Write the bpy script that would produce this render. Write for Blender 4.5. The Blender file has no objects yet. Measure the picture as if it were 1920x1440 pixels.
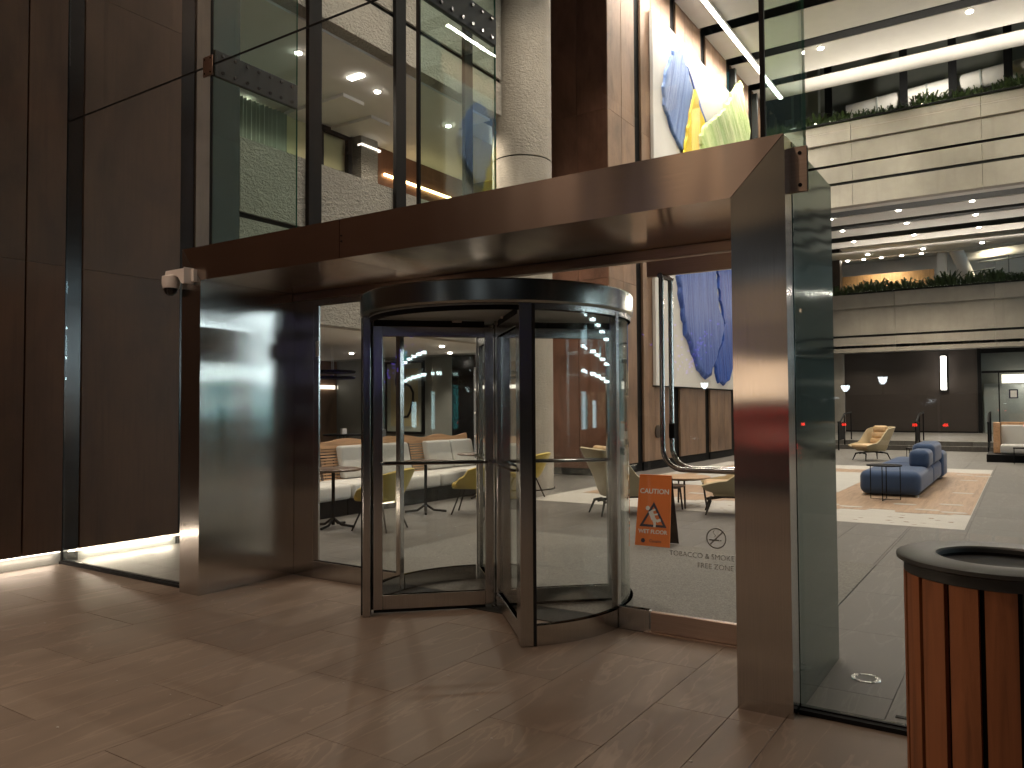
import bpy, bmesh, math, random
from mathutils import Vector, Matrix
random.seed(7)
R = math.radians
SC = bpy.context.scene
COL = SC.collection

# ------------------------------------------------------------------ camera, world, exposure
yaw, pit, rol = R(33.3226), R(1.836), R(-0.304)
f_ = Vector((-math.sin(yaw)*math.cos(pit), math.cos(yaw)*math.cos(pit), math.sin(pit)))
r0 = Vector((math.cos(yaw), math.sin(yaw), 0)); u0 = r0.cross(f_)
rr = r0*math.cos(rol)+u0*math.sin(rol); uu = -r0*math.sin(rol)+u0*math.cos(rol)
cd = bpy.data.cameras.new('camera'); cam = bpy.data.objects.new('camera', cd); COL.objects.link(cam)
cam.matrix_world = Matrix(((rr.x, uu.x, -f_.x, 0), (rr.y, uu.y, -f_.y, 0), (rr.z, uu.z, -f_.z, 1.5), (0, 0, 0, 1)))
cd.sensor_width = 36; cd.lens = 1457.4/1920*36; cd.clip_start = 0.05; cd.clip_end = 400
SC.camera = cam
W = bpy.data.worlds.new('World'); SC.world = W; W.use_nodes = True
wn = W.node_tree; bg = wn.nodes['Background']
sk = wn.nodes.new('ShaderNodeTexSky'); sk.sky_type = 'NISHITA'; sk.sun_disc = False
sk.sun_elevation = R(-4); sk.sun_rotation = R(200)
wn.links.new(sk.outputs[0], bg.inputs[0]); bg.inputs[1].default_value = 0.06
SC.view_settings.view_transform = 'Standard'; SC.view_settings.look = 'None'
SC.view_settings.exposure = 0.2; SC.view_settings.gamma = 1.0
SC.view_settings.use_curve_mapping = False
cy = SC.cycles
cy.use_denoising = True
try: cy.denoiser = 'OPENIMAGEDENOISE'
except Exception: pass
cy.max_bounces = 9; cy.diffuse_bounces = 3; cy.glossy_bounces = 5; cy.transmission_bounces = 4
cy.transparent_max_bounces = 32; cy.sample_clamp_indirect = 6.0; cy.sample_clamp_direct = 0
cy.caustics_reflective = False; cy.caustics_refractive = False

# ------------------------------------------------------------------ materials
def newmat(name):
    m = bpy.data.materials.new(name); m.use_nodes = True
    nt = m.node_tree; p = nt.nodes['Principled BSDF']
    return m, nt, p
def nd(nt, t, **kw):
    n = nt.nodes.new(t)
    for k, v in kw.items(): setattr(n, k, v)
    return n
def coords(nt, scale=(1, 1, 1), rand=False):
    tc = nd(nt, 'ShaderNodeTexCoord'); mp = nd(nt, 'ShaderNodeMapping'); mp.inputs['Scale'].default_value = scale
    nt.links.new(tc.outputs['Object'], mp.inputs['Vector'])
    if rand:
        oi = nd(nt, 'ShaderNodeObjectInfo'); mu = nd(nt, 'ShaderNodeMath', operation='MULTIPLY'); mu.inputs[1].default_value = 57.0
        nt.links.new(oi.outputs['Random'], mu.inputs[0]); nt.links.new(mu.outputs[0], mp.inputs['Location'])
    return mp.outputs[0]
def noise(nt, vec, scale, detail=4, rough=.55, dist=0):
    n = nd(nt, 'ShaderNodeTexNoise'); n.inputs['Scale'].default_value = scale; n.inputs['Detail'].default_value = detail
    n.inputs['Roughness'].default_value = rough; n.inputs['Distortion'].default_value = dist
    nt.links.new(vec, n.inputs['Vector']); return n.outputs['Fac']
def ramp(nt, fac, stops):
    r = nd(nt, 'ShaderNodeValToRGB'); e = r.color_ramp.elements
    while len(e) < len(stops): e.new(.5)
    for i, (p, c) in enumerate(stops):
        e[i].position = p; e[i].color = (*c, 1) if len(c) == 3 else c
    nt.links.new(fac, r.inputs[0]); return r.outputs[0]
def mixc(nt, a, b, fac, mode='MIX'):
    m = nd(nt, 'ShaderNodeMix', data_type='RGBA', blend_type=mode)
    for s, i in ((a, 6), (b, 7), (fac, 0)):
        if hasattr(s, 'links'): nt.links.new(s, m.inputs[i])
        else: m.inputs[i].default_value = s if i == 0 else (*s, 1)
    return m.outputs[2]
def bump(nt, p, fac, strength, dist=.01, prev=None):
    b = nd(nt, 'ShaderNodeBump'); b.inputs['Strength'].default_value = strength; b.inputs['Distance'].default_value = dist
    nt.links.new(fac, b.inputs['Height'])
    if prev is not None: nt.links.new(prev, b.inputs['Normal'])
    nt.links.new(b.outputs[0], p.inputs['Normal']); return b.outputs[0]
def sc3(c, k): return tuple(min(1, x*k) for x in c)
def plain(name, c, rough=.5, metal=0, var=.12, vs=4, bmp=0, bs=60, bd=.002, scale=(1, 1, 1), spec=.5, rand=False):
    m, nt, p = newmat(name); v = coords(nt, scale, rand)
    f = noise(nt, v, vs, 6)
    c0 = ramp(nt, f, [(.3, sc3(c, 1-var)), (.7, sc3(c, 1+var))])
    nt.links.new(c0, p.inputs['Base Color'])
    rr_ = nd(nt, 'ShaderNodeMapRange'); rr_.inputs['To Min'].default_value = max(0, rough-.06); rr_.inputs['To Max'].default_value = min(1, rough+.06)
    nt.links.new(f, rr_.inputs['Value']); nt.links.new(rr_.outputs[0], p.inputs['Roughness'])
    p.inputs['Metallic'].default_value = metal; p.inputs['Specular IOR Level'].default_value = spec
    if bmp: bump(nt, p, noise(nt, v, bs, 5, .6), bmp, bd)
    return m
def steel(name, axis, c=(.50, .48, .46), rough=.22, wav=.22, wz=2.0):
    # brushed stainless steel, grain running along `axis`; slight unevenness of the sheet
    m, nt, p = newmat(name)
    g = nd(nt, 'ShaderNodeNewGeometry'); cx = nd(nt, 'ShaderNodeVectorMath', operation='CROSS_PRODUCT')
    nt.links.new(g.outputs['Normal'], cx.inputs[0]); cx.inputs[1].default_value = axis
    nt.links.new(cx.outputs[0], p.inputs['Tangent'])
    p.inputs['Metallic'].default_value = 1; p.inputs['Anisotropic'].default_value = .82
    st = tuple(3.0 if a else 260.0 for a in axis)
    fine = noise(nt, coords(nt, st), 1, 3)
    cl = noise(nt, coords(nt, (.5, .5, .5)), 2.0, 1, .3)
    nt.links.new(mixc(nt, ramp(nt, fine, [(.25, sc3(c, .84)), (.75, sc3(c, 1.08))]), sc3(c, .8), ramp(nt, cl, [(.2, (0, 0, 0)), (.8, (.5, .5, .5))])), p.inputs['Base Color'])
    mr = nd(nt, 'ShaderNodeMapRange'); mr.inputs['To Min'].default_value = rough-.03; mr.inputs['To Max'].default_value = rough+.05
    nt.links.new(cl, mr.inputs['Value']); nt.links.new(mr.outputs[0], p.inputs['Roughness'])
    wv = noise(nt, coords(nt, (2.2, .6, .6) if axis[0] else (.5, .5, wz)), 1.2, 1, .4)
    b1 = bump(nt, p, wv, wav, .05)
    return m
def glass(name, tint=(.93, .97, .95), rough=0.0, refl=1.0):
    m = bpy.data.materials.new(name); m.use_nodes = True; nt = m.node_tree; nt.nodes.clear()
    out = nd(nt, 'ShaderNodeOutputMaterial'); tr = nd(nt, 'ShaderNodeBsdfTransparent'); gl = nd(nt, 'ShaderNodeBsdfGlossy')
    tr.inputs[0].default_value = (*tint, 1); gl.inputs[0].default_value = (.96, 1, .98, 1); gl.inputs['Roughness'].default_value = rough
    lw = nd(nt, 'ShaderNodeLayerWeight'); lw.inputs[0].default_value = .5
    pw = nd(nt, 'ShaderNodeMath', operation='POWER'); pw.inputs[1].default_value = 5
    nt.links.new(lw.outputs['Facing'], pw.inputs[0])
    ma = nd(nt, 'ShaderNodeMath', operation='MULTIPLY_ADD'); ma.inputs[1].default_value = .96*refl; ma.inputs[2].default_value = .045*refl
    nt.links.new(pw.outputs[0], ma.inputs[0])
    mx = nd(nt, 'ShaderNodeMixShader'); nt.links.new(ma.outputs[0], mx.inputs[0])
    nt.links.new(tr.outputs[0], mx.inputs[1]); nt.links.new(gl.outputs[0], mx.inputs[2]); nt.links.new(mx.outputs[0], out.inputs[0])
    return m
def emit(name, c, s):
    m = bpy.data.materials.new(name); m.use_nodes = True; nt = m.node_tree; nt.nodes.clear()
    o = nd(nt, 'ShaderNodeOutputMaterial'); e = nd(nt, 'ShaderNodeEmission'); e.inputs[0].default_value = (*c, 1); e.inputs[1].default_value = s
    nt.links.new(e.outputs[0], o.inputs[0]); return m

def tilemat(name, c, rough=.42):
    m, nt, p = newmat(name)
    v = coords(nt, (4.5, 1.0, 1), True)
    a = noise(nt, v, 1.3, 7, .6, .8)
    base = ramp(nt, a, [(.25, sc3(c, .82)), (.5, c), (.75, sc3(c, 1.16))])
    w = noise(nt, coords(nt, (5, .8, 1), True), .9, 5, .5, 1.2)
    vein = ramp(nt, w, [(.47, (0, 0, 0)), (.5, (.5, .5, .5)), (.515, (0, 0, 0))])
    col = mixc(nt, base, sc3(c, 1.6), vein)
    fn = noise(nt, coords(nt), 180, 2); col = mixc(nt, col, sc3(c, .7), ramp(nt, fn, [(.6, (0, 0, 0)), (.8, (.35, .35, .35))]))
    oi = nd(nt, 'ShaderNodeObjectInfo')
    tone = ramp(nt, oi.outputs['Random'], [(0, (.88, .88, .88)), (.3, (.97, .97, .97)), (1, (1, 1, 1))])
    col = mixc(nt, col, tone, 1.0, 'MULTIPLY')
    nt.links.new(col, p.inputs['Base Color'])
    mr = nd(nt, 'ShaderNodeMapRange'); mr.inputs['To Min'].default_value = rough-.08; mr.inputs['To Max'].default_value = rough+.12
    nt.links.new(a, mr.inputs['Value']); nt.links.new(mr.outputs[0], p.inputs['Roughness'])
    bump(nt, p, fn, .06, .002); p.inputs['Specular IOR Level'].default_value = .32
    return m
def copper(name, c, rough=.38, metal=.55):
    m, nt, p = newmat(name)
    a = noise(nt, coords(nt, (1, 1, .55), True), 1.6, 6, .6, .4)
    s = noise(nt, coords(nt, (30, 30, 1.2), True), 1, 4)
    col = ramp(nt, a, [(.28, sc3(c, .55)), (.5, c), (.75, sc3(c, 1.35))])
    col = mixc(nt, col, sc3(c, .6), ramp(nt, s, [(.5, (0, 0, 0)), (.8, (.5, .5, .5))]))
    nt.links.new(col, p.inputs['Base Color']); p.inputs['Metallic'].default_value = metal
    mr = nd(nt, 'ShaderNodeMapRange'); mr.inputs['To Min'].default_value = rough-.1; mr.inputs['To Max'].default_value = rough+.14
    nt.links.new(a, mr.inputs['Value']); nt.links.new(mr.outputs[0], p.inputs['Roughness'])
    bump(nt, p, a, .12, .02)
    return m
def concrete(name, c, rough_relief=0, pit=.3):
    m, nt, p = newmat(name); v = coords(nt)
    a = noise(nt, v, .9, 8, .65); b = noise(nt, coords(nt, (3, 3, .25)), 1.5, 4)
    col = mixc(nt, ramp(nt, a, [(.3, sc3(c, .82)), (.7, sc3(c, 1.1))]), sc3(c, .68), ramp(nt, b, [(.55, (0, 0, 0)), (.85, (.5, .5, .5))]))
    g = noise(nt, v, 60, 3, .7); col = mixc(nt, col, sc3(c, .55), ramp(nt, g, [(.56, (0, 0, 0)), (.75, (.6*pit, .6*pit, .6*pit))]))
    nt.links.new(col, p.inputs['Base Color']); p.inputs['Roughness'].default_value = .85
    if rough_relief:
        h = noise(nt, coords(nt, (1, 1, 1.7)), 17, 6, .62, .6)
        n1 = bump(nt, p, h, 1.0, rough_relief)
    else:
        bump(nt, p, g, .6, .012)
    return m
def fabric(name, c, s=350, var=.12):
    m, nt, p = newmat(name)
    f = noise(nt, coords(nt), s, 2, .6); a = noise(nt, coords(nt), 3, 4)
    col = mixc(nt, ramp(nt, f, [(.3, sc3(c, 1-var)), (.7, sc3(c, 1+var))]), sc3(c, .85), ramp(nt, a, [(.4, (0, 0, 0)), (.8, (.4, .4, .4))]))
    nt.links.new(col, p.inputs['Base Color']); p.inputs['Roughness'].default_value = .9
    p.inputs['Sheen Weight'].default_value = .25; bump(nt, p, f, .3, .003)
    return m
def wood(name, c, axis=1, rough=.45):
    m, nt, p = newmat(name); s = [22, 22, 22]; s[axis] = 1.4
    f = noise(nt, coords(nt, tuple(s), True), 1, 6, .6, .7)
    nt.links.new(ramp(nt, f, [(.3, sc3(c, .62)), (.5, c), (.75, sc3(c, 1.25))]), p.inputs['Base Color'])
    p.inputs['Roughness'].default_value = rough; bump(nt, p, f, .15, .002)
    return m
def paint(name, c1, c2, ang=0.0, fine=26, spk=None):
    # thick paint dragged in one direction, ridges as relief
    m, nt, p = newmat(name)
    tc = nd(nt, 'ShaderNodeTexCoord'); mp = nd(nt, 'ShaderNodeMapping'); mp.inputs['Rotation'].default_value = (ang, 0, 0)
    mp2 = nd(nt, 'ShaderNodeMapping'); mp2.inputs['Scale'].default_value = (1, fine*.36, .5)
    nt.links.new(tc.outputs['Object'], mp.inputs[0]); nt.links.new(mp.outputs[0], mp2.inputs[0])
    f = noise(nt, mp2.outputs[0], 1, 7, .62, .5); g = noise(nt, coords(nt), 9, 4, .6)
    col = mixc(nt, ramp(nt, f, [(.36, c1), (.6, c2)]), c1, ramp(nt, g, [(.6, (0, 0, 0)), (.68, (.8, .8, .8))]))
    nt.links.new(col, p.inputs['Base Color']); p.inputs['Roughness'].default_value = .45
    n1 = bump(nt, p, f, .9, .06); bump(nt, p, g, .4, .04, n1)
    return m

M = {}
M['steel_x'] = steel('brushed steel grain along x', (1, 0, 0), (.62, .50, .42), .19, .2)
M['steel_z'] = steel('brushed steel grain upright', (0, 0, 1), (.62, .60, .57), .17, .24)
M['steel_door'] = steel('brushed steel door frame', (0, 0, 1), (.62, .625, .61), .2, .03)
M['steel_ring'] = steel('brushed steel canopy', (0, 0, 1), (.38, .40, .38), .17, .05)
M['steel_side'] = steel('side steel with painted dim reflection', (0, 0, 1), (.08, .17, .15), .10, .10, 4)  # dark teal base colour paints in the dim reflections on the leg side
M['bronze_rail'] = steel('warm brushed rail', (1, 0, 0), (.42, .33, .27), .3, .05)
M['tube'] = plain('polished dark tube', (.33, .32, .31), .16, 1, .05)
M['glass'] = glass('clear facade glass', (.97, .98, .97))
M['door_glass'] = glass('door glass', (.975, .98, .97))
M['fin_glass'] = glass('green fin glass', (.86, .955, .915))
M['green_edge'] = plain('green glass edge', (.05, .2, .15), .1)
M['tile_out'] = tilemat('outdoor porcelain tile', (.19, .15, .118), .44)
M['tile_in'] = tilemat('lobby porcelain tile', (.118, .112, .103), .5)
M['grout'] = plain('grout', (.13, .115, .10), .9)
M['black'] = plain('black matt metal', (.006, .006, .0065), .65, spec=.15)
M['black_gloss'] = plain('black gloss', (.01, .01, .011), .15)
M['black_soft'] = plain('black brush seal', (.006, .006, .006), .9)
M['grey_dark'] = plain('dark grey panel', (.03, .034, .033), .45, .2)
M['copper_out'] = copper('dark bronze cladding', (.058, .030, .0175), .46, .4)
M['copper_in'] = copper('weathered bronze cladding', (.30, .19, .125), .45, .35)
M['copper_dark'] = copper('deep bronze cladding', (.21, .10, .064), .45, .35)
M['post_brown'] = copper('brown bronze post', (.10, .075, .058), .4, .5)
M['concrete'] = concrete('cast concrete', (.42, .385, .335))
M['concrete_col'] = concrete('sandblasted column concrete', (.44, .39, .33), .022, 1.2)
M['concrete_rough'] = concrete('bush hammered concrete', (.46, .42, .36), .11)
M['white_paint'] = plain('white ceiling paint', (.74, .71, .67), .8, 0, .03)
M['grey_ceiling'] = plain('drum ceiling panel', (.42, .44, .42), .5, 0, .04)
M['grey_wall'] = plain('grey green wall panel', (.25, .26, .235), .55, 0, .05)
M['soffit_dark'] = plain('dark soffit', (.05, .045, .04), .6)
M['yellow_wall'] = plain('pale yellow wall', (.50, .45, .26), .7, 0, .04)
M['curtain'] = plain('pale green curtain', (.42, .45, .38), .9, 0, .06)
M['white_plastic'] = plain('white camera plastic', (.72, .69, .66), .4, 0, .03)
M['dome'] = plain('smoked dome', (.01, .01, .012), .05)
M['orange'] = plain('orange plastic board', (.80, .20, .035), .45, 0, .04)
M['white_print'] = plain('white print', (.85, .82, .78), .5, 0, .02)
M['navy_print'] = plain('navy print', (.015, .012, .04), .5)
M['grey_print'] = plain('grey vinyl lettering', (.26, .255, .24), .6)
M['white_vinyl'] = plain('frosted vinyl', (.6, .62, .6), .6)
M['yellow'] = fabric('mustard wool', (.52, .38, .075))
M['beige'] = fabric('beige felt', (.50, .41, .255))
M['leather'] = plain('tan leather cushions', (.58, .40, .22), .5, 0, .18, 9, .25, 30, .01)
M['blue'] = fabric('blue wool', (.034, .068, .15))
M['lightgrey'] = fabric('light grey upholstery', (.50, .49, .46))
M['navy'] = fabric('dark navy upholstery', (.012, .015, .022))
M['ply'] = wood('oak slats', (.52, .30, .16), 1)
M['table_wood'] = wood('walnut top', (.075, .045, .03), 0, .35)
M['oak_top'] = wood('light oak top', (.42, .27, .15), 0, .4)
M['bin_wood'] = wood('reddish bin slats', (.27, .098, .036), 2, .55)
M['wood_wall'] = wood('backlit oak wall', (.50, .29, .12), 2, .5)
M['bin_metal'] = plain('charcoal powder coat', (.042, .045, .042), .42, .2, .06, 6, .1, 400, .0006)
M['carpet'] = plain('grey entrance carpet', (.185, .178, .162), .95, 0, .34, 60, 1.0, 70, .012)
M['rug_white'] = plain('pale hexagon planks', (.43, .41, .375), .6, 0, .06, 5)
M['rug_tan'] = wood('tan hexagon planks', (.33, .22, .14), 1, .5)
M['rug_grey'] = plain('pale grey inlay', (.42, .41, .38), .7, 0, .06)
M['leaf'] = plain('fern leaf', (.05, .085, .025), .5, 0, .5, 12)
M['shade'] = plain('dark brown roller shade', (.052, .040, .034), .5, 0, .06)
M['canvas'] = plain('white canvas', (.78, .76, .72), .6, 0, .04, 2, .15, 300, .001)
M['p_sky'] = paint('pale blue paint', (.09, .19, .52), (.24, .38, .72), .35, 20)
M['p_blue'] = paint('mid blue paint', (.03, .08, .40), (.10, .19, .58), -.10, 26)
M['p_deep'] = paint('deep blue paint', (.01, .05, .34), (.03, .12, .55), -.2, 22)
M['p_yellow'] = paint('yellow paint', (.78, .48, .01), (.90, .68, .0), .3, 16)
M['p_green'] = paint('lime paint', (.30, .50, .09), (.68, .78, .34), -.8, 12)
M['e_led'] = emit('led strip', (1, .93, .85), 16)
M['e_kick'] = emit('kick led strip', (1, .86, .70), 5)
M['e_down'] = emit('downlight lens', (1, .92, .82), 35)
M['e_soft'] = emit('soft light band', (1, .90, .76), 2.2)
M['e_warm'] = emit('warm cove', (1, .74, .36), 10)
M['e_white'] = emit('street lamp lens', (.86, .92, 1), 14)
M['e_red'] = emit('tail lamp', (1, .03, .015), 9)
M['e_window'] = emit('lit office window', (.85, .93, 1), .5)
M['e_window2'] = emit('warm lit window', (1, .72, .45), .7)
M['e_teal'] = emit('teal shop light', (.15, .75, .8), .8)
M['e_side'] = emit('cool added window glow', (.62, .88, 1), 5)
M['e_side_teal'] = emit('teal added window glow', (.12, .75, .85), 2.2)
M['e_strip'] = emit('added reflection strip', (.75, .92, 1), 26)  # glow of strips added only to be mirrored in the steel
M['e_brake'] = emit('brake bar', (1, .04, .03), 4.5)
M['e_shop'] = emit('warm shop front', (1, .68, .42), 3.6)
M['e_violet'] = emit('violet tree light', (.22, .12, 1), 3)
M['asphalt'] = plain('asphalt', (.05, .05, .052), .8, 0, .2, 30, .5, 300, .004)
M['brick_far'] = plain('pale stone facade', (.22, .20, .18), .8)
M['car'] = plain('dark car paint', (.02, .022, .028), .2, .4)
M['trunk'] = plain('bark', (.06, .045, .035), .9)

# ------------------------------------------------------------------ mesh builder and scene tree
class B:
    def __init__(s): s.v = []; s.f = []; s.sm = []
    def add(s, vs, fs, smooth=False):
        o = len(s.v); s.v += [tuple(v) for v in vs]; s.f += [tuple(i+o for i in f) for f in fs]; s.sm += [smooth]*len(fs); return s
    def box(s, x0, x1, y0, y1, z0, z1):
        return s.add([(x0, y0, z0), (x1, y0, z0), (x1, y1, z0), (x0, y1, z0), (x0, y0, z1), (x1, y0, z1), (x1, y1, z1), (x0, y1, z1)],
                     [(0, 3, 2, 1), (4, 5, 6, 7), (0, 1, 5, 4), (1, 2, 6, 5), (2, 3, 7, 6), (3, 0, 4, 7)])
    def bbox(s, x0, x1, y0, y1, z0, z1, r=.004, seg=1):
        bm = bmesh.new(); bmesh.ops.create_cube(bm, size=1)
        for v in bm.verts: v.co = Vector((x0+(v.co.x+.5)*(x1-x0), y0+(v.co.y+.5)*(y1-y0), z0+(v.co.z+.5)*(z1-z0)))
        bmesh.ops.bevel(bm, geom=list(bm.edges), offset=r, segments=seg, affect='EDGES', profile=.5)
        bm.verts.index_update(); s.add([v.co for v in bm.verts], [[v.index for v in f.verts] for f in bm.faces], seg > 1); bm.free(); return s
    def prism(s, poly, ax, a, b):
        def P(p, t): return {'x': (t, p[0], p[1]), 'y': (p[0], t, p[1]), 'z': (p[0], p[1], t)}[ax]
        n = len(poly); return s.add([P(p, a) for p in poly]+[P(p, b) for p in poly],
                                    [tuple(range(n))[::-1], tuple(range(n, 2*n))]+[(i, (i+1) % n, n+(i+1) % n, n+i) for i in range(n)])
    def lathe(s, prof, cx=0, cy=0, n=32, a0=0, a1=360, smooth=True):
        full = abs(a1-a0) >= 360; k = n if full else n+1
        vs = [(cx+r*math.cos(R(a0+(a1-a0)*i/n)), cy+r*math.sin(R(a0+(a1-a0)*i/n)), z) for i in range(k) for r, z in prof]
        m = len(prof); fs = []
        for i in range(n):
            j = (i+1) % k
            for q in range(m-1): fs.append((i*m+q, j*m+q, j*m+q+1, i*m+q+1))
        return s.add(vs, fs, smooth)
    def cyl(s, x, y, z0, z1, r, n=20, r2=None):
        r2 = r if r2 is None else r2
        o = [(x+r*math.cos(2*math.pi*i/n), y+r*math.sin(2*math.pi*i/n), z0) for i in range(n)]
        t = [(x+r2*math.cos(2*math.pi*i/n), y+r2*math.sin(2*math.pi*i/n), z1) for i in range(n)]
        s.add(o+t, [(i, (i+1) % n, n+(i+1) % n, n+i) for i in range(n)], True)
        s.add(o+t, [tuple(range(n))[::-1], tuple(range(n, 2*n))]); return s
    def arcbox(s, r0, r1, z0, z1, a0, a1, n=16, cx=0, cy=0):
        vs = []
        for i in range(n+1):
            a = R(a0+(a1-a0)*i/n); c, d = math.cos(a), math.sin(a)
            vs += [(cx+r0*c, cy+r0*d, z0), (cx+r1*c, cy+r1*d, z0), (cx+r1*c, cy+r1*d, z1), (cx+r0*c, cy+r0*d, z1)]
        fs = [(0, 1, 2, 3), (4*n+3, 4*n+2, 4*n+1, 4*n)]; s.add(vs, fs)
        s.add(vs, [(4*i+q, 4*i+4+q, 4*i+4+(q+1) % 4, 4*i+(q+1) % 4) for i in range(n) for q in range(4)]); return s
    def tube(s, pts, r, n=8, closed=False):
        pts = [Vector(p) for p in pts]; rings = []; L = len(pts); up = None
        for i, p in enumerate(pts):
            a = pts[i-1] if (i or closed) else p; b = pts[(i+1) % L] if (i < L-1 or closed) else p
            t = (b-a).normalized()
            if up is None: up = t.orthogonal().normalized()
            up = (up-t*up.dot(t)).normalized(); w = t.cross(up)
            ri = r[i] if isinstance(r, (list, tuple)) else r
            rings.append([p+(up*math.cos(2*math.pi*k/n)+w*math.sin(2*math.pi*k/n))*ri for k in range(n)])
        vs = [v for rg in rings for v in rg]
        fs = [(i*n+k, i*n+(k+1) % n, ((i+1) % L)*n+(k+1) % n, ((i+1) % L)*n+k) for i in range(L if closed else L-1) for k in range(n)]
        s.add(vs, fs, True)
        if not closed: s.add(rings[0]+rings[-1], [tuple(range(n))[::-1], tuple(range(n, 2*n))])
        return s
    def loft(s, rings, thick):
        # open shell of rings (each a list of points, base to top) with a thickness towards +normal
        n = len(rings); m = len(rings[0]); P = [[Vector(p) for p in r] for r in rings]
        N = []
        for i in range(n):
            row = []
            for j in range(m):
                du = P[min(i+1, n-1)][j]-P[max(i-1, 0)][j]; dv = P[i][min(j+1, m-1)]-P[i][max(j-1, 0)]
                row.append(du.cross(dv).normalized())
            N.append(row)
        a = [P[i][j] for i in range(n) for j in range(m)]; b = [P[i][j]+N[i][j]*thick for i in range(n) for j in range(m)]
        K = n*m; fs = []
        for i in range(n-1):
            for j in range(m-1):
                q = (i*m+j, (i+1)*m+j, (i+1)*m+j+1, i*m+j+1); fs += [q, tuple(K+x for x in q[::-1])]
        for i in range(n-1): fs += [(i*m, K+i*m, K+(i+1)*m, (i+1)*m), (i*m+m-1, (i+1)*m+m-1, K+(i+1)*m+m-1, K+i*m+m-1)]
        for j in range(m-1): fs += [(j, j+1, K+j+1, K+j), ((n-1)*m+j, K+(n-1)*m+j, K+(n-1)*m+j+1, (n-1)*m+j+1)]
        return s.add(a+b, fs, True)
    def blob(s, x0, x1, y0, y1, z0, z1, r=.05, seg=4, puff=0):
        bm = bmesh.new(); bmesh.ops.create_cube(bm, size=1)
        for v in bm.verts: v.co = Vector((x0+(v.co.x+.5)*(x1-x0), y0+(v.co.y+.5)*(y1-y0), z0+(v.co.z+.5)*(z1-z0)))
        bmesh.ops.bevel(bm, geom=list(bm.edges), offset=r, segments=seg, affect='EDGES', profile=.5)
        bm.verts.index_update(); s.add([v.co for v in bm.verts], [[v.index for v in f.verts] for f in bm.faces], True); bm.free(); return s
    def mesh(s, name, off=(0, 0, 0)):
        me = bpy.data.meshes.new(name); me.from_pydata([(a-off[0], b-off[1], c-off[2]) for a, b, c in s.v], [], s.f)
        me.polygons.foreach_set('use_smooth', s.sm); me.update()
        bm = bmesh.new(); bm.from_mesh(me); bmesh.ops.recalc_face_normals(bm, faces=bm.faces)
        for e in bm.edges:
            if len(e.link_faces) == 2 and e.calc_face_angle(0) > .6: e.smooth = False
        bm.to_mesh(me); bm.free()
        return me
def origin(o):
    x = Vector((0, 0, 0))
    while o is not None: x += Vector(o.location); o = o.parent
    return x
def part(name, b, mat, parent=None, local=False, loc=None, rotz=0):
    me = b if isinstance(b, bpy.types.Mesh) else b.mesh(name, (0, 0, 0) if (local or parent is None) else origin(parent))
    if mat is not None and not me.materials: me.materials.append(M[mat] if isinstance(mat, str) else mat)
    o = bpy.data.objects.new(name, me); COL.objects.link(o)
    if parent is not None: o.parent = parent
    if loc is not None: o.location = loc
    if rotz: o.rotation_euler[2] = rotz
    return o
def tag(o, label=None, cat=None, group=None, kind=None):
    if label: o['label'] = label
    if cat: o['category'] = cat
    if group: o['group'] = group
    if kind: o['kind'] = kind
    return o
def thing(name, label, cat, loc=(0, 0, 0), rot=0, group=None):
    o = bpy.data.objects.new(name, None); o.empty_display_size = .2; COL.objects.link(o); o.location = loc; o.rotation_euler[2] = rot
    return tag(o, label, cat, group)
def copy_tree(o, loc, rot=None, label=None, group=None):
    def cp(x, par):
        c = x.copy(); COL.objects.link(c)
        if par is not None: c.parent = par
        for ch in list(x.children): cp(ch, c)
        return c
    kids = cp(o, None); kids.location = loc
    if rot is not None: kids.rotation_euler[2] = rot
    if label: kids['label'] = label
    if group: kids['group'] = group
    return kids
def structure(name, b, mat, loc=None): return tag(part(name, b, mat, None, True, loc), kind='structure')
def spot(name, loc, power, size=100, blend=.6, col=(1, .86, .7), parent=None, target=None, rad=.08):
    l = bpy.data.lights.new(name, 'SPOT'); l.energy = power; l.spot_size = R(size); l.spot_blend = blend; l.color = col; l.shadow_soft_size = rad
    o = bpy.data.objects.new(name, l); COL.objects.link(o); o.location = loc
    if target is not None: o.rotation_euler = (Vector(target)-Vector(loc)).to_track_quat('-Z', 'Y').to_euler()
    if parent is not None: o.parent = parent; o.location = Vector(loc)-origin(parent)
    return o
def area(name, loc, target, sx, sy, power, col=(1, .86, .7), parent=None, spread=180, up='Y'):
    l = bpy.data.lights.new(name, 'AREA'); l.shape = 'RECTANGLE'; l.size = sx; l.size_y = sy; l.energy = power; l.color = col; l.spread = R(spread)
    o = bpy.data.objects.new(name, l); COL.objects.link(o); o.location = loc
    o.rotation_euler = (Vector(target)-Vector(loc)).to_track_quat('-Z', up).to_euler()
    if parent is not None: o.parent = parent; o.location = Vector(loc)-origin(parent)
    return o
def text_mesh(txt, size, depth=.0015, align='CENTER', bold=0.0):
    cu = bpy.data.curves.new('t', 'FONT'); cu.body = txt; cu.size = size; cu.extrude = depth; cu.align_x = align; cu.offset = bold
    o = bpy.data.objects.new('t', cu); COL.objects.link(o)
    bpy.context.view_layer.update()
    me = bpy.data.meshes.new_from_object(o.evaluated_get(bpy.context.evaluated_depsgraph_get()))
    bpy.data.objects.remove(o); me.materials.clear(); return me
def xf(me, mat4): me.transform(mat4); me.update(); return me

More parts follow.
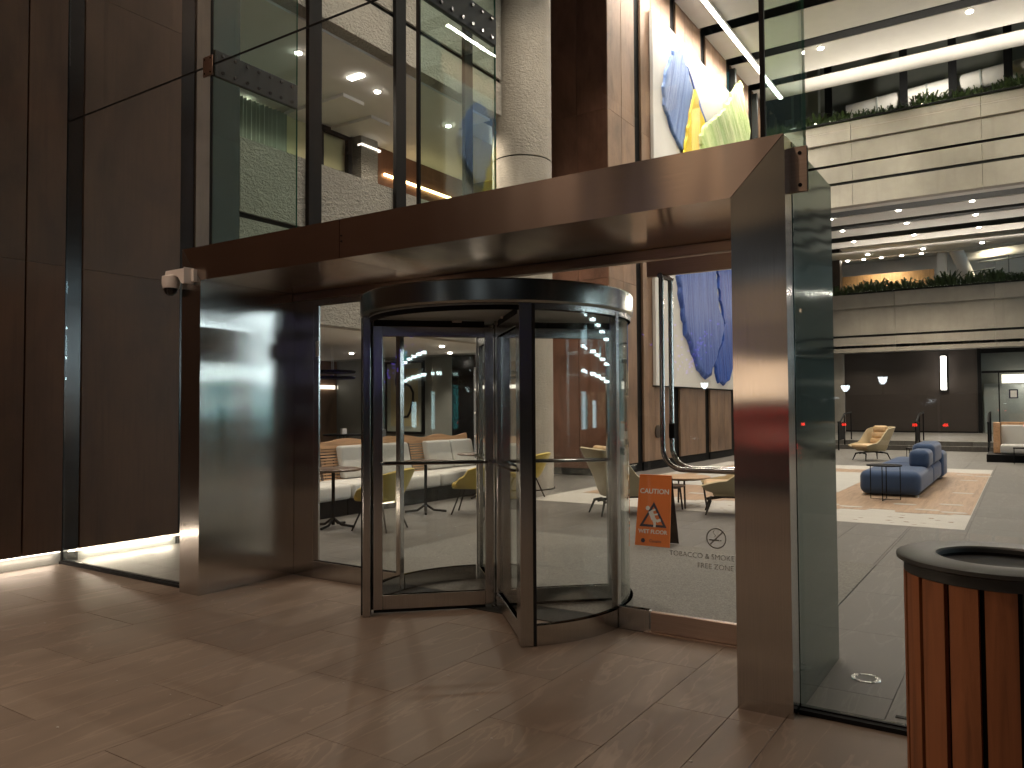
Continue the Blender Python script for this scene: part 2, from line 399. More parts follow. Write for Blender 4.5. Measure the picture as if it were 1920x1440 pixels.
# ================================================================== GROUND
structure('street_ground', B().box(-90, 90, -80, -8.01, -.24, -.14), 'asphalt')
structure('outdoor_ground', B().box(-90, 90, -8, 4.03, -.2, -.012), 'grout')
floor = structure('lobby_floor', B().box(-16, 9, 4.031, 30.2, -.2, -.012), 'grout')
pave = structure('pavement', B().box(-8.0, 6, -4, 4.02, -.0115, -.0105), 'grout')
def tile_mesh(w, l):
    b = B(); g = .0013; b.bbox(g, w-g, g, l-g, -.0105, 0, .0012); return b.mesh('tile')
def lay(parent, mat, zones, xs, yo, w=.61, l=1.22, limit=260):
    full = tile_mesh(w, l); full.materials.append(M[mat]); out = []
    for x0, x1, y0, y1, k in [(q[0], q[1], q[2], q[3], k) for q in zones for k in range(math.floor((q[0]-xs)/w), math.ceil((q[1]-xs)/w))]:
        a, b_ = xs+k*w, xs+(k+1)*w
        off = yo+(l/2 if k % 2 else 0); j = math.floor((y0-off)/l)
        while off+j*l < y1:
            c, d = off+j*l, off+(j+1)*l
            A, Bb, C, D = max(a, x0), min(b_, x1), max(c, y0), min(d, y1)
            if Bb-A > .02 and D-C > .02: out.append((A, Bb, C, D))
            j += 1
    out.sort(key=lambda q: math.hypot((q[0]+q[1])/2+1.5, (q[2]+q[3])/2-0)+(3 if q[0] > .3 else 0))
    for i, (A, Bb, C, D) in enumerate(out[:limit]):
        if Bb-A > w-.002 and D-C > l-.002: me = full
        else: me = tile_mesh(Bb-A, D-C); me.materials.append(M[mat])
        o = bpy.data.objects.new('tile', me); COL.objects.link(o); o.parent = parent; o.location = (A, C, 0)
    rest = B()
    for A, Bb, C, D in out[limit:]: rest.box(A+.0018, Bb-.0018, C+.0018, D-.0018, -.0105, 0)
    if out[limit:]: tag(part('far_tiles', rest, mat, parent), kind='stuff')
lay(pave, 'tile_out', [(-7.93, -5.613, -3.5, 4.02), (-5.613, -1.228, -3.5, 4.872), (-1.228, 1.5, -3.5, 4.02)], -.99, 1.92, limit=160)
lay(floor, 'tile_in', [(-9.5, -5.613, 4.05, 29.9), (-5.613, -1.228, 4.876, 29.9), (-1.228, 1.5, 4.05, 29.9)], -.59, 5.05, limit=290)
structure('raised_floor', B().box(-16, 9, 30.5, 44, 0, .3), 'tile_in')
st = structure('steps', B().box(-16, 9, 30.2, 30.5, 0, .15), 'tile_in')
part('nosing', B().box(-16, 9, 30.19, 30.23, .151, .156), 'rug_white', st)
part('nosing', B().box(-16, 9, 30.49, 30.53, .301, .306), 'rug_white', st)

# carpet in front of the door
carp = tag(part('entrance_carpet', B().box(-5.58, -1.2, 5.08, 8.08, .001, .010), 'carpet'), 'speckled grey entrance carpet laid behind the revolving door', 'carpet')

# ================================================================== PORTAL
portal = thing('entrance_portal', 'brushed stainless steel portal framing the revolving door', 'portal', (-3.41, 3.9, 0))
Y0, Y1 = 3.90, 4.99
def legs(x0, xi, x1, nm):
    # outer edge x0, inner edge xi (x at soffit), mitred top
    return B().prism([(x0, 0), (xi, 0), (xi, 2.567), (x0, 2.847)], 'y', Y0, Y1)
part('leg', legs(-5.87, -5.615, 0, ''), 'steel_z', portal)
part('leg', legs(-.955, -1.225, 0, ''), 'steel_z', portal)
part('outer_side_sheet', B().prism([(4.041, .001), (Y1, .001), (Y1, 2.845), (4.041, 2.845)], 'x', -.9545, -.951), 'steel_side', portal)  # thin sheet over the steel leg, carries the painted reflection colour
xs_ = -4.02
part('lintel', B().prism([(-5.866, 2.85), (xs_-.002, 2.85), (xs_-.002, 2.57), (-5.612, 2.57)], 'y', Y0, Y1), 'steel_x', portal)
part('lintel', B().prism([(xs_+.002, 2.85), (-.957, 2.85), (-1.227, 2.57), (xs_+.002, 2.57)], 'y', Y0, Y1), 'steel_x', portal)
part('rivet', B().tube([(-4.0, 3.899, 2.73), (-4.0, 3.896, 2.73)], .007, 10), 'black', portal)
part('rivet', B().tube([(-4.0, 3.899, 2.69), (-4.0, 3.896, 2.69)], .007, 10), 'black', portal)
part('header_beam', B().bbox(-5.61, -1.23, 4.86, 4.94, 2.50, 2.568, .003), 'bronze_rail', portal)
part('jamb_stile', B().bbox(-5.613, -5.36, 4.885, 4.935, 0, 2.498, .003), 'steel_z', portal)

# ================================================================== SIDELIGHTS AND SWING DOOR
def pane(b, x0, x1, z0, z1, y=4.9, t=.012): return b.box(x0, x1, y-t/2, y+t/2, z0, z1)
sl = thing('sidelight', 'narrow fixed glass panel between the left steel jamb and the revolving door', 'glass panel', (-4.87, 4.9, 0), group=None)
part('glass_pane', pane(B(), -5.355, -4.40, .152, 2.44), 'door_glass', sl)
part('bottom_rail', B().bbox(-5.358, -4.36, 4.875, 4.925, 0, .15, .003), 'steel_door', sl)
part('top_rail', B().bbox(-5.358, -4.40, 4.88, 4.92, 2.442, 2.498, .003), 'steel_door', sl)
part('stile', B().bbox(-5.358, -5.30, 4.89, 4.91, .152, 2.44, .002), 'steel_door', sl)
part('alarm_sensor', B().bbox(-5.31, -5.285, 4.86, 4.888, 1.98, 2.12, .008, 3), 'white_plastic', sl)
sr = thing('sidelight', 'slim fixed glass strip between the revolving door and the swing door', 'glass panel', (-2.22, 4.9, 0))
part('glass_pane', pane(B(), -2.35, -2.122, .152, 2.497), 'door_glass', sr)
part('bottom_rail', B().bbox(-2.37, -2.122, 4.875, 4.925, 0, .15, .003), 'steel_door', sr)
tr = thing('transom_window', 'low transom glass between the drum canopy and the steel header', 'window', (-3.35, 4.9, 2.34))
part('glass_pane', pane(B(), -4.396, -2.352, 2.345, 2.498), 'door_glass', tr)
dr = thing('swing_door', 'full height glass swing door right of the revolving door', 'door', (-1.67, 4.9, 0))
part('glass_pane', pane(B(), -2.112, -1.238, .142, 2.385), 'door_glass', dr)
part('bottom_rail', B().bbox(-2.112, -1.238, 4.878, 4.922, .012, .14, .003), 'bronze_rail', dr)
part('top_rail', B().bbox(-2.112, -1.238, 4.878, 4.922, 2.387, 2.49, .003), 'bronze_rail', dr)
part('threshold', B().box(-2.15, -1.235, 4.85, 4.95, .0, .01), 'bronze_rail', dr)
def pull(y):
    pts = [(-1.985, y, 2.375), (-1.985, y, 1.24)]
    for k in range(1, 9):
        a = math.pi/2*k/8; pts.append((-1.985+.14*(1-math.cos(a)), y, 1.24-.14*math.sin(a)))
    pts.append((-1.245, y, 1.10)); return pts
part('pull_handle', B().tube(pull(4.82), .017, 12), 'tube', dr)
part('pull_handle', B().tube(pull(4.98), .017, 12), 'tube', dr)
part('handle_mount', B().tube([(-1.985, 4.80, 2.375), (-1.985, 5.0, 2.375)], .019, 12).tube([(-1.32, 4.82, 1.10), (-1.32, 4.98, 1.10)], .012, 10), 'tube', dr)
part('lock_box', B().bbox(-1.962, -1.925, 4.865, 4.893, 1.30, 1.40, .004), 'black', dr)
# decal on the glass
dc = []
b = B()
cx_, cz_, yy = -1.66, .665, 4.892
n = 40
for r0_, r1_ in ((.058, .066),):
    vs = []; fs = []
    for i in range(n):
        a = 2*math.pi*i/n
        vs += [(cx_+r0_*math.cos(a), yy, cz_+r0_*math.sin(a)), (cx_+r1_*math.cos(a), yy, cz_+r1_*math.sin(a))]
    for i in range(n):
        j = (i+1) % n; fs.append((2*i, 2*i+1, 2*j+1, 2*j))
    b.add(vs, fs)
def bar2(b, p, q, w, y):
    d = Vector((q[0]-p[0], q[1]-p[1])).normalized(); nx, nz = -d.y*w/2, d.x*w/2
    b.add([(p[0]+nx, y, p[1]+nz), (q[0]+nx, y, q[1]+nz), (q[0]-nx, y, q[1]-nz), (p[0]-nx, y, p[1]-nz)], [(0, 1, 2, 3)])
bar2(b, (cx_-.043, cz_-.043), (cx_+.043, cz_+.043), .008, yy)
bar2(b, (cx_-.046, cz_-.012), (cx_+.02, cz_-.012), .009, yy); bar2(b, (cx_+.026, cz_-.012), (cx_+.034, cz_-.012), .009, yy)
for k in range(6):
    bar2(b, (cx_-.012+.008*math.sin(k*1.1), cz_+.008+.007*k), (cx_-.012+.008*math.sin((k+1)*1.1), cz_+.008+.007*(k+1)), .003, yy)
part('no_smoking_symbol', b, 'grey_print', dr)
def flat_text(txt, size, x, z, y, mat, parent, name, align='CENTER', bold=0, local=False, depth=.0008):
    me = text_mesh(txt, size, depth, align, bold); xf(me, Matrix.Rotation(R(90), 4, 'X')); o = origin(parent)
    xf(me, Matrix.Translation((x-o.x, y-o.y, z-o.z) if not local else (x, y, z))); me.materials.append(M[mat])
    return part(name, me, None, parent)
flat_text('TOBACCO & SMOKE', .047, -1.542, .530, yy, 'grey_print', dr, 'lettering', 'RIGHT')
flat_text('FREE ZONE', .047, -1.548, .468, yy, 'grey_print', dr, 'lettering', 'RIGHT')

# ================================================================== REVOLVING DOOR
CX, CY = -3.355, 4.90
rv = thing('revolving_door', 'four winged revolving door with curved glass drum and steel canopy', 'revolving door', (CX, CY, 0))
RD = .985
part('canopy', B().lathe([(.0, 2.335), (1.02, 2.335), (1.03, 2.325), (1.03, 2.195), (1.015, 2.18), (.97, 2.178), (.97, 2.20)], CX, CY, 96), 'steel_ring', rv)
part('drum_ceiling', B().lathe([(.0, 2.172), (.968, 2.172), (.968, 2.178)], CX, CY, 64), 'grey_ceiling', rv)
for sx_ in (-.35, .2):
    part('ceiling_sensor', B().bbox(CX+sx_, CX+sx_+.16, CY-.25, CY-.19, 2.155, 2.171, .003), 'white_plastic', rv)
part('canopy_track', B().arcbox(.945, .968, 2.14, 2.171, 0, 360, 64, CX, CY), 'black', rv)
def post(ang, w=.085, d=.055, mat='steel_door'):
    b = B().bbox(-w/2, w/2, -d/2, d/2, 0, 2.178, .003)
    m = Matrix.Translation((RD*math.cos(R(ang)), RD*math.sin(R(ang)), 0)) @ Matrix.Rotation(R(ang+90), 4, 'Z')
    b.v = [tuple(m @ Vector(v)) for v in b.v]; return b
for a in (-45.3, 47, 133, 227): part('drum_post', post(a), 'steel_door', rv, True)
for a in (0, 180): part('drum_post', post(a, .05, .05), 'steel_door', rv, True)
b = post(224.5, .035, .075); part('brush_seal', b, 'black_soft', rv, True)
b = post(-42.3, .02, .06); part('brush_seal', b, 'black_soft', rv, True)
for a0, a1 in ((-42.5, -2), (2, 44), (136, 178), (182, 224)):
    part('curved_glass', B().arcbox(RD-.005, RD+.005, .13, 2.14, a0, a1, 14, 0, 0), 'door_glass', rv, True)
    part('base_rail', B().arcbox(RD-.025, RD+.025, 0, .128, a0, a1, 14, 0, 0), 'steel_door', rv, True)
    part('head_rail', B().arcbox(RD-.025, RD+.025, 2.141, 2.177, a0, a1, 14, 0, 0), 'steel_door', rv, True)
wing = None
for i, a in enumerate((-46.2, 43.8, 133.8, 223.8)):
    if wing is None:
        fr = B().bbox(.035, .10, -.022, .022, .03, 2.12, .003)
        fr.bbox(.865, .935, -.022, .022, .03, 2.12, .003)
        fr.bbox(.101, .864, -.0215, .0215, 2.045, 2.12, .003).bbox(.101, .864, -.0215, .0215, .03, .135, .003)
        wf = part('door_wing', fr, 'steel_door', rv, True, (0, 0, 0), R(a)); wing = wf
        part('glass_pane', B().box(.10, .866, -.004, .004, .134, 2.046), 'door_glass', wf, True)
        part('push_bar', B().tube([(.09, -.03, 1.1), (.11, -.055, 1.1), (.86, -.055, 1.1), (.88, -.03, 1.1)], .011, 8), 'tube', wf, True)
        part('push_bar', B().tube([(.09, .03, 1.1), (.11, .055, 1.1), (.86, .055, 1.1), (.88, .03, 1.1)], .011, 8), 'tube', wf, True)
        part('brush_seal', B().box(.10, .93, -.006, .006, .006, .029).box(.10, .93, -.012, .012, 2.121, 2.168).box(.936, .952, -.004, .004, .03, 2.12), 'black_soft', wf, True)
        part('hinge_arm', B().tube([(.03, 0, .10), (.14, -.03, .105)], .012, 8).tube([(.03, 0, 2.135), (.15, -.03, 2.135)], .012, 8), 'tube', wf, True)
    else:
        w2 = wing.copy(); COL.objects.link(w2); w2.rotation_euler[2] = R(a)
        for ch in wing.children:
            c2 = ch.copy(); COL.objects.link(c2); c2.parent = w2
part('centre_shaft', B().cyl(0, 0, .02, 2.17, .024, 16), 'tube', rv, True)
part('shaft_foot', B().cyl(0, 0, .0, .02, .05, 20), 'tube', rv, True)
gb = B()
for i in range(46):
    y = -.15+i*.022; h = math.sqrt(max(0, .94**2-y*y))
    if y < .9: gb.box(-h, h, y, y+.012, .002, .009)
tag(part('floor_grille', gb, 'grey_dark', rv, True))
b = B(); pts = []
for i in range(25):
    a = R(-9+198*i/24); pts.append((.948*math.cos(a), .948*math.sin(a)))
part('grille_base', b.prism(pts, 'z', .0005, .0025), 'black', rv, True)

# ================================================================== FACADE GLASS
G = 'glass panes of the entrance facade'
def facade(label, x0, x1, z0, z1, name='facade_glass'):
    o = part(name, B().box(x0+.004, x1-.004, 4.024, 4.036, z0+.004, z1-.004), 'glass'); tag(o, label, 'glass pane', G); return o
facade('tall glass pane between bronze wall and left portal leg', -7.98, -5.872, .03, 4.42)
facade('glass pane above the joint at far left by the bronze wall', -7.98, -5.67, 4.42, 8.2)
facade('glass pane standing on the left half of the portal', -5.67, -3.40, 2.852, 4.42)
facade('upper glass pane over the left half of the portal', -5.67, -3.40, 4.42, 8.2)
facade('glass pane standing on the portal in front of the column and painting', -3.40, -1.09, 2.852, 4.42)
facade('upper glass pane in front of the painting top', -3.40, -1.09, 4.42, 8.2)
facade('lower glass pane right of the portal behind the bin', -.952, 1.6, .03, 2.68)
facade('big upper glass pane right of the portal', -1.09, 1.6, 2.852, 8.2)
tag(part('facade_glass', B().box(-.948, 1.596, 4.024, 4.036, 2.688, 2.848), 'glass'), 'thin strip of glass right of the portal top', 'glass pane', G)
seal = thing('glazing_seal', 'thin black silicone joints between the facade glass panes', 'seal', (-3.4, 4.03, 2.85))
for q in ((-7.98, -1.094, 4.416, 4.424), (-.88, 1.6, 2.680, 2.688)): part('joint', B().box(q[0], q[1], 4.022, 4.038, q[2], q[3]), 'black', seal)
for x, w in ((-5.67, .006), (-3.40, .012), (-1.09, .012)): part('joint', B().box(x-w, x+w, 4.02, 4.04, 2.853, 4.414).box(x-w, x+w, 4.02, 4.04, 4.426, 8.2), 'black', seal)
for x0, x1, cc in ((-7.98, -5.875, 'narrow dark floor track under the glass beside the left portal leg'), (-.95, 1.6, 'narrow black floor track under the glass right of the portal')):
    t = tag(part('floor_track', B().box(x0, x1, 3.985, 4.02, -.005, .022).box(x0, x1, 4.04, 4.075, -.005, .022).box(x0, x1, 4.021, 4.039, -.005, .028), 'black'), cc, 'track')
for x, lab in ((-5.67, 'green glass fin rising above the left portal corner'), (-3.40, 'green glass fin above the middle of the portal'), (-1.09, 'green glass fin above the right portal leg')):
    fn = thing('glass_fin', lab, 'glass fin', (x, 4.5, 2.86))
    part('fin_glass', B().box(x-.009, x+.009, 4.045, 4.95, 2.862, 4.35).box(x-.009, x+.009, 4.045, 4.95, 4.55, 8.2), 'fin_glass', fn)
    part('fin_edge', B().box(x-.0088, x+.0088, 4.9505, 4.952, 2.862, 8.2), 'green_edge', fn)
    sp = part('splice_plate', B().bbox(x-.02, x+.02, 4.05, 4.945, 4.335, 4.56, .003), 'grey_dark', fn)
    for i in range(7):
        for z in (4.375, 4.52):
            part('bolt', B().tube([(x-.036, 4.12+i*.125, z), (x+.036, 4.12+i*.125, z)], .014, 10), 'tube', sp)
for x, z, lab in ((-5.695, 4.41, 'small square steel patch plate at the left glass joint'), (-.96, 2.69, 'dark steel patch plate on the top right portal corner')):
    pf = thing('patch_plate', lab, 'glass fitting', (x, 4.02, z-.08))
    w, h = (.065, .085) if z > 4 else (.09, .115)
    part('plate', B().bbox(x-w, x+w, 4.006, 4.0225, z-h, z+h, .003), 'bronze_rail', pf)
    for dx, dz in ((-.6, -.7), (.6, -.7), (-.6, .7), (.6, .7)):
        part('screw', B().tube([(x+dx*w, 4.006, z+dz*h), (x+dx*w, 4.002, z+dz*h)], .008 if z > 4 else .01, 10), 'black', pf)

# ================================================================== LEFT BRONZE WALL  (x = -8)
lw = thing('bronze_wall', 'tall dark bronze clad wall at the left with glowing base', 'wall', (-8.1, 2, 0))
part('backing', B().box(-8.35, -8.06, -8, 6.1, -.02, 9), 'black', lw)
ys = [-8, -6.5, -5, -4.25, -3.5, -2.75, -2, -1.25, -.5, .25, 1.0, 1.75, 2.5, 2.9, 3.655, 4.03]
ys = [-8, -6.5, -5, -3.5, -2.0, -.5, .8, 2.05, 2.9, 3.655, 4.03]
for a, c in zip(ys[:-1], ys[1:]):
    for z0, z1 in ((.125, 2.95), (2.952, 5.83), (5.832, 9)):
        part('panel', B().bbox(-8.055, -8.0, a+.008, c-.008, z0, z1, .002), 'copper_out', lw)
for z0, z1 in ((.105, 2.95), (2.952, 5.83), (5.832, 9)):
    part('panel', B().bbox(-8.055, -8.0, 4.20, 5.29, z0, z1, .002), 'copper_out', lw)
part('channel', B().box(-8.058, -8.015, 4.035, 4.19, .0, 9), 'black_gloss', lw)
part('channel', B().box(-8.058, -8.01, 5.30, 5.47, .0, 9), 'black_gloss', lw)
part('post', B().bbox(-8.058, -7.985, 5.475, 5.70, 0, 9, .003), 'post_brown', lw)
part('end_panel', B().bbox(-8.058, -8.0, 5.71, 6.09, 0, 9, .003), 'grey_dark', lw)
part('kick_plate', B().box(-8.059, -8.045, -8, 5.29, -.01, .104), 'white_vinyl', lw)
part('light_strip', B().box(-8.044, -8.02, -8, 4.02, .1045, .1095).box(-8.044, -8.02, 4.2, 5.28, .1045, .1095), 'e_kick', lw)
area('kick_lamp', (-8.03, 0.0, .10), (-7.9, 0.0, 0), 7.9, .03, 26, (1, .80, .62), lw)
area('kick_lamp', (-8.03, 4.75, .10), (-7.9, 4.75, 0), 1.0, .03, 11, (1, .86, .66), lw)

# ================================================================== LEFT GALLERY (over the lounge)
gal = thing('gallery', 'rough concrete gallery above the left lounge seating', 'balcony', (-9.5, 9, 2.7))
part('slab', B().box(-14, -8.55, 6.1, 13.0, 2.67, 3.1).box(-8.55, -8.251, 6.1, 11.86, 2.67, 3.1), 'white_paint', gal)
part('parapet', B().box(-8.25, -8.0, 6.095, 11.86, 3.95, 4.88), 'concrete_rough', gal)
part('groove', B().box(-8.2, -8.04, 6.095, 11.86, 3.88, 3.949), 'black', gal)
part('parapet', B().box(-8.25, -8.0, 6.095, 11.86, 2.67, 3.879), 'concrete_rough', gal)
part('floor_slab', B().box(-14, -8.56, 6.1, 13.0, 3.7, 3.87), 'grey_dark', gal)
gal2 = thing('gallery', 'upper rough concrete gallery edge seen at the top left through the glass', 'balcony', (-9.5, 9, 6.9))
part('parapet', B().box(-8.25, -8.0, 6.095, 11.86, 6.95, 7.55), 'concrete_rough', gal2)
part('groove', B().box(-8.2, -8.04, 6.095, 11.86, 7.551, 7.63), 'black', gal2)
part('parapet', B().box(-8.25, -8.0, 6.095, 11.86, 7.631, 9.3), 'concrete_rough', gal2)
part('slab', B().box(-14, -9.01, 6.1, 15.0, 6.92, 7.3).box(-9.01, -8.26, 6.1, 11.86, 6.92, 7.3), 'white_paint', gal2)
part('ceiling_drop', B().box(-14, -9.6, 9.4, 9.9, 6.86, 6.919), 'white_paint', gal2)
part('ceiling_drop', B().box(-14, -9.9, 10.4, 10.9, 6.86, 6.919), 'white_paint', gal2)
for y in (7.25, 8.99, 10.75):
    tag(part('mullion', B().bbox(-8.0, -7.93, y-.115, y+.115, 2.9, 9.3, .004), 'black'), 'black upright mullion in front of the concrete gallery, %s' % {7.25: 'nearest the bronze wall', 8.99: 'second from the bronze wall', 10.75: 'just left of the round column', 12.5: 'behind the round column'}[y], 'mullion', 'black mullions before the gallery')
gw = thing('gallery_back_wall', 'yellow and grey rear wall of the upper left gallery room', 'wall', (-11.1, 11, 3.9))
part('wall', B().box(-11.3, -11.1, 9.4, 11.05, 3.9, 7.0), 'yellow_wall', gw)
part('pier', B().box(-11.2, -10.8, 11.06, 11.53, 3.9, 7.0), 'concrete_rough', gw)
part('wall', B().box(-11.2, -11.0, 11.54, 15, 3.9, 7.0), 'copper_dark', gw)
part('wall', B().box(-14, -13.8, 6.1, 9.4, 3.9, 7.0), 'grey_wall', gw)
part('end_wall', B().box(-14, -9.05, 15.0, 15.2, 3.9, 9), 'grey_wall', gw)
part('cove', B().box(-10.9, -10.78, 11.06, 11.6, 6.72, 6.76), 'e_soft', gw)
part('cove', B().box(-10.98, -10.95, 11.9, 14.5, 6.35, 6.40), 'e_warm', gw)
gd = thing('glass_partition', 'black framed glass partition in the upper gallery', 'partition', (-11, 10.5, 3.9))
part('frame', B().box(-11.05, -10.95, 10.14, 10.22, 3.9, 6.9).box(-11.05, -10.95, 10.86, 10.96, 3.9, 6.9).box(-11.05, -10.95, 10.221, 10.859, 6.8, 6.9), 'black', gd)
part('glass_pane', B().box(-11.005, -10.995, 10.22, 10.86, 3.9, 6.8), 'door_glass', gd)
for z in (5.9, 6.5): part('hinge', B().box(-10.96, -10.93, 10.80, 10.9, z, z+.05), 'black', gd)
cb = B(); vs = []; fs = []
for i in range(121):
    y = 7.6+1.8*i/120; x = -11.05+.05*math.sin(i*1.05)+.012*math.sin(i*.37); vs += [(x, y, 3.9), (x, y, 6.86), (x-.01, y, 3.9), (x-.01, y, 6.86)]
for i in range(120):
    a = 4*i; fs += [(a, a+4, a+5, a+1), (a+2, a+3, a+7, a+6)]
cb.add(vs, fs, True); tag(part('curtain', cb, 'curtain'), 'pale pleated curtain hanging in the upper left gallery', 'curtain')
# lounge under the gallery
lr = thing('lounge_wall', 'brown panelled far wall of the lounge under the gallery', 'wall', (-14, 9, 0))
for i in range(9): part('panel', B().bbox(-14.05, -14, 6.1+i*.95, 7.04+i*.95, 0, 2.67, .004), 'copper_in', lr)
part('light_band', B().box(-13.98, -13.95, 11.5, 13.4, 2.0, 2.09), 'e_soft', lr); part('light_band', B().box(-13.98, -13.95, 13.5, 14.6, 2.0, 2.09), 'e_soft', lr)
gr = thing('lounge_end_wall', 'grey panelled wall with framed picture at the back of the lounge', 'wall', (-11.5, 13.5, 0))
for a, c, m in ((-14, -12.6, 'grey_wall'), (-12.59, -11.0, 'grey_wall'), (-10.99, -10.46, 'grey_wall'), (-10.45, -9.86, 'black_gloss'), (-9.4, -8.9, 'grey_wall')): part('panel', B().box(a, c, 13.5, 13.6, 0, 2.67), m, gr)
part('ceiling_edge', B().box(-14, -8.6, 13.01, 13.6, 2.671, 3.85), 'grey_wall', gr)
lit = thing('display_shelf', 'brightly lit white shelving niche beside the grey lounge wall', 'shelf', (-9.6, 13.6, 0))
part('back', B().box(-9.85, -9.41, 13.62, 13.66, .4, 2.4), 'e_soft', lit)
for z in (.4, .9, 1.4, 1.9, 2.36): part('shelf_board', B().box(-9.85, -9.41, 13.5, 13.615, z, z+.04), 'white_paint', lit)
pic = thing('framed_picture', 'tall framed abstract line picture on the grey lounge wall', 'picture', (-11.8, 13.48, 1))
part('frame', B().box(-12.38, -12.32, 13.44, 13.495, .95, 3.0-.4).box(-11.27, -11.21, 13.44, 13.495, .95, 2.6).box(-12.319, -11.271, 13.44, 13.495, .95, 1.0).box(-12.319, -11.271, 13.44, 13.495, 2.55, 2.6), 'black', pic)
part('sheet', B().box(-12.318, -11.272, 13.47, 13.49, 1.001, 2.549), 'curtain', pic)
part('print', B().box(-12.2, -11.39, 13.464, 13.469, 1.12, 2.43), 'yellow_wall', pic)
part('drawn_shape', B().tube([(-11.75+.22*math.cos(t*.5)*(1+.2*math.sin(t)), 13.462, 1.7+.38*math.sin(t*.5)) for t in range(13)], .03, 6, True).tube([(-11.9+.15*math.cos(t*.5), 13.462, 2.15+.22*math.sin(t*.5)) for t in range(13)], .02, 6, True), 'black', pic)

# ================================================================== COLUMN
clm = thing('concrete_column', 'round sandblasted concrete column rising through the atrium', 'column', (-7.95, 12.48, 0))
part('shaft', B().cyl(-7.95, 12.48, .02, 6.185, .57, 96), 'concrete_col', clm)
part('joint_ring', B().cyl(-7.95, 12.48, 6.186, 6.21, .555, 96), 'black', clm)
part('shaft', B().cyl(-7.95, 12.48, 6.211, 12.3, .57, 96), 'concrete_col', clm)
part('base_ring', B().cyl(-7.95, 12.48, 0, .019, .60, 64), 'black', clm)

# ================================================================== RETURN WALL (y=15.5) AND PAINTING WALL (x=-7.6)
rw = thing('bronze_return_wall', 'reddish brown panelled wall behind the round column', 'wall', (-9, 15.6, 0))
part('backing', B().box(-10.2, -7.68, 15.56, 15.9, 0, 13), 'black', rw)
for a, c in ((-10.2, -9.1), (-9.09, -8.385), (-8.375, -7.62)):
    for z0, z1 in ((.16, 4.4), (4.405, 8.2), (8.205, 13)): part('panel', B().bbox(a, c, 15.5, 15.555, z0, z1, .003), 'copper_dark', rw)
part('kick_plate', B().box(-10.2, -7.7, 15.53, 15.558, 0, .155), 'black', rw)
pw = thing('painting_wall', 'tall bronze panel wall with black channels carrying the painting', 'wall', (-7.7, 21, 0))
part('backing', B().box(-8.0, -7.69, 15.95, 30, 0, 13), 'black', pw)
chan = [(16.95, 17.33), (19.27, 19.68), (21.62, 22.05), (23.97, 24.45), (26.3, 26.85), (28.6, 29.1)]
segs = [15.5]+[v for c in chan for v in c]+[30]
for i in range(0, len(segs), 2):
    a, c = segs[i], segs[i+1]; npn = 3 if c-a > 1.5 else 2; w = (c-a)/npn
    for k in range(npn):
        for z0, z1 in ((.22, 4.4), (4.405, 8.2), (8.205, 12.5)):
            part('panel', B().bbox(-7.66, -7.60, a+k*w+.006, a+(k+1)*w-.006, z0, z1, .003), 'copper_in', pw)
    part('kick_plate', B().box(-7.685, -7.625, a, c, 0, .2), 'black', pw)
for a, c in chan:
    part('channel', B().box(-7.685, -7.67, a+.002, c-.002, 0, 12.5), 'black', pw)
    if a > 22.2: part('channel_fin', B().box(-7.60, -7.42, c-.16, c-.02, 2.0, 12.3), 'grey_dark', pw)
cl_ = tag(part('wall_speaker', B().tube([(-7.6, 18.1, .92), (-7.56, 18.1, .92)], .16, 24), 'post_brown'), 'small round cover plate low on the painting wall', 'cover plate')
# wall washer
ww = thing('linear_wall_light', 'bright linear wall washer along the top of the painting wall', 'light fixture', (-6.85, 21, 12.3))
part('housing', B().box(-6.93, -6.77, 15.6, 27.7, 12.32, 12.4), 'white_paint', ww)
part('diffuser', B().box(-6.91, -6.79, 15.62, 27.68, 12.30, 12.319), 'e_led', ww)
area('wash_lamp', (-6.85, 21.6, 12.28), (-7.6, 21.6, 7.0), 11.8, .1, 400, (1, .90, .80), ww, 150)

# ------------------------------------------------------------------ the painting (an abstract of broad strokes)
art = thing('abstract_painting', 'huge white canvas with thick blue, yellow and green brush strokes', 'painting', (-7.55, 21, 2.1))
part('canvas', B().bbox(-7.585, -7.50, 17.85, 24.2, 2.06, 11.42, .004), 'canvas', art)
part('edge_frame', B().box(-7.598, -7.51, 17.84, 24.21, 2.03, 2.058), 'black', art)
def stroke(name, poly, mat, x0, th, seed, jag=.06):
    rnd = random.Random(seed); out = []
    n = len(poly)
    for i in range(n):
        a, c = Vector(poly[i]), Vector(poly[(i+1) % n]); L = (c-a).length; k = max(1, int(L/.13))
        for j in range(k):
            p = a.lerp(c, j/k); wob = .5*jag*math.sin(p.x*9+seed)+.7*jag*math.sin(p.y*14+seed*2); p = Vector((p.x+wob, p.y+wob*.6)); out.append((p.x+rnd.uniform(-jag, jag)*.5, p.y+rnd.uniform(-jag, jag)*.5))
    cxm = sum(p[0] for p in out)/len(out); czm = sum(p[1] for p in out)/len(out)
    m = len(out); b = B(); vs = [(x0, p[0], p[1]) for p in out]
    vs += [(x0+th*.75, cxm+(p[0]-cxm)*.985, czm+(p[1]-czm)*.985) for p in out]
    vs += [(x0+th, cxm+(p[0]-cxm)*.94, czm+(p[1]-czm)*.96) for p in out]
    fs = [(i, (i+1) % m, m+(i+1) % m, m+i) for i in range(m)]+[(m+i, m+(i+1) % m, 2*m+(i+1) % m, 2*m+i) for i in range(m)]+[tuple(range(2*m, 3*m))]
    b.add(vs, fs); return part(name, b, mat, art)
BLUE = [(19.08, 10.84), (19.5, 11.11), (19.74, 11.08), (19.89, 11.01), (20.3, 10.5), (20.7, 9.9), (20.9, 9.3), (20.9, 8.0), (20.3, 8.3), (19.9, 8.2), (19.81, 8.44), (19.61, 8.34), (19.23, 8.53), (18.76, 8.84), (18.46, 9.22), (18.4, 9.68), (18.63, 10.18)]
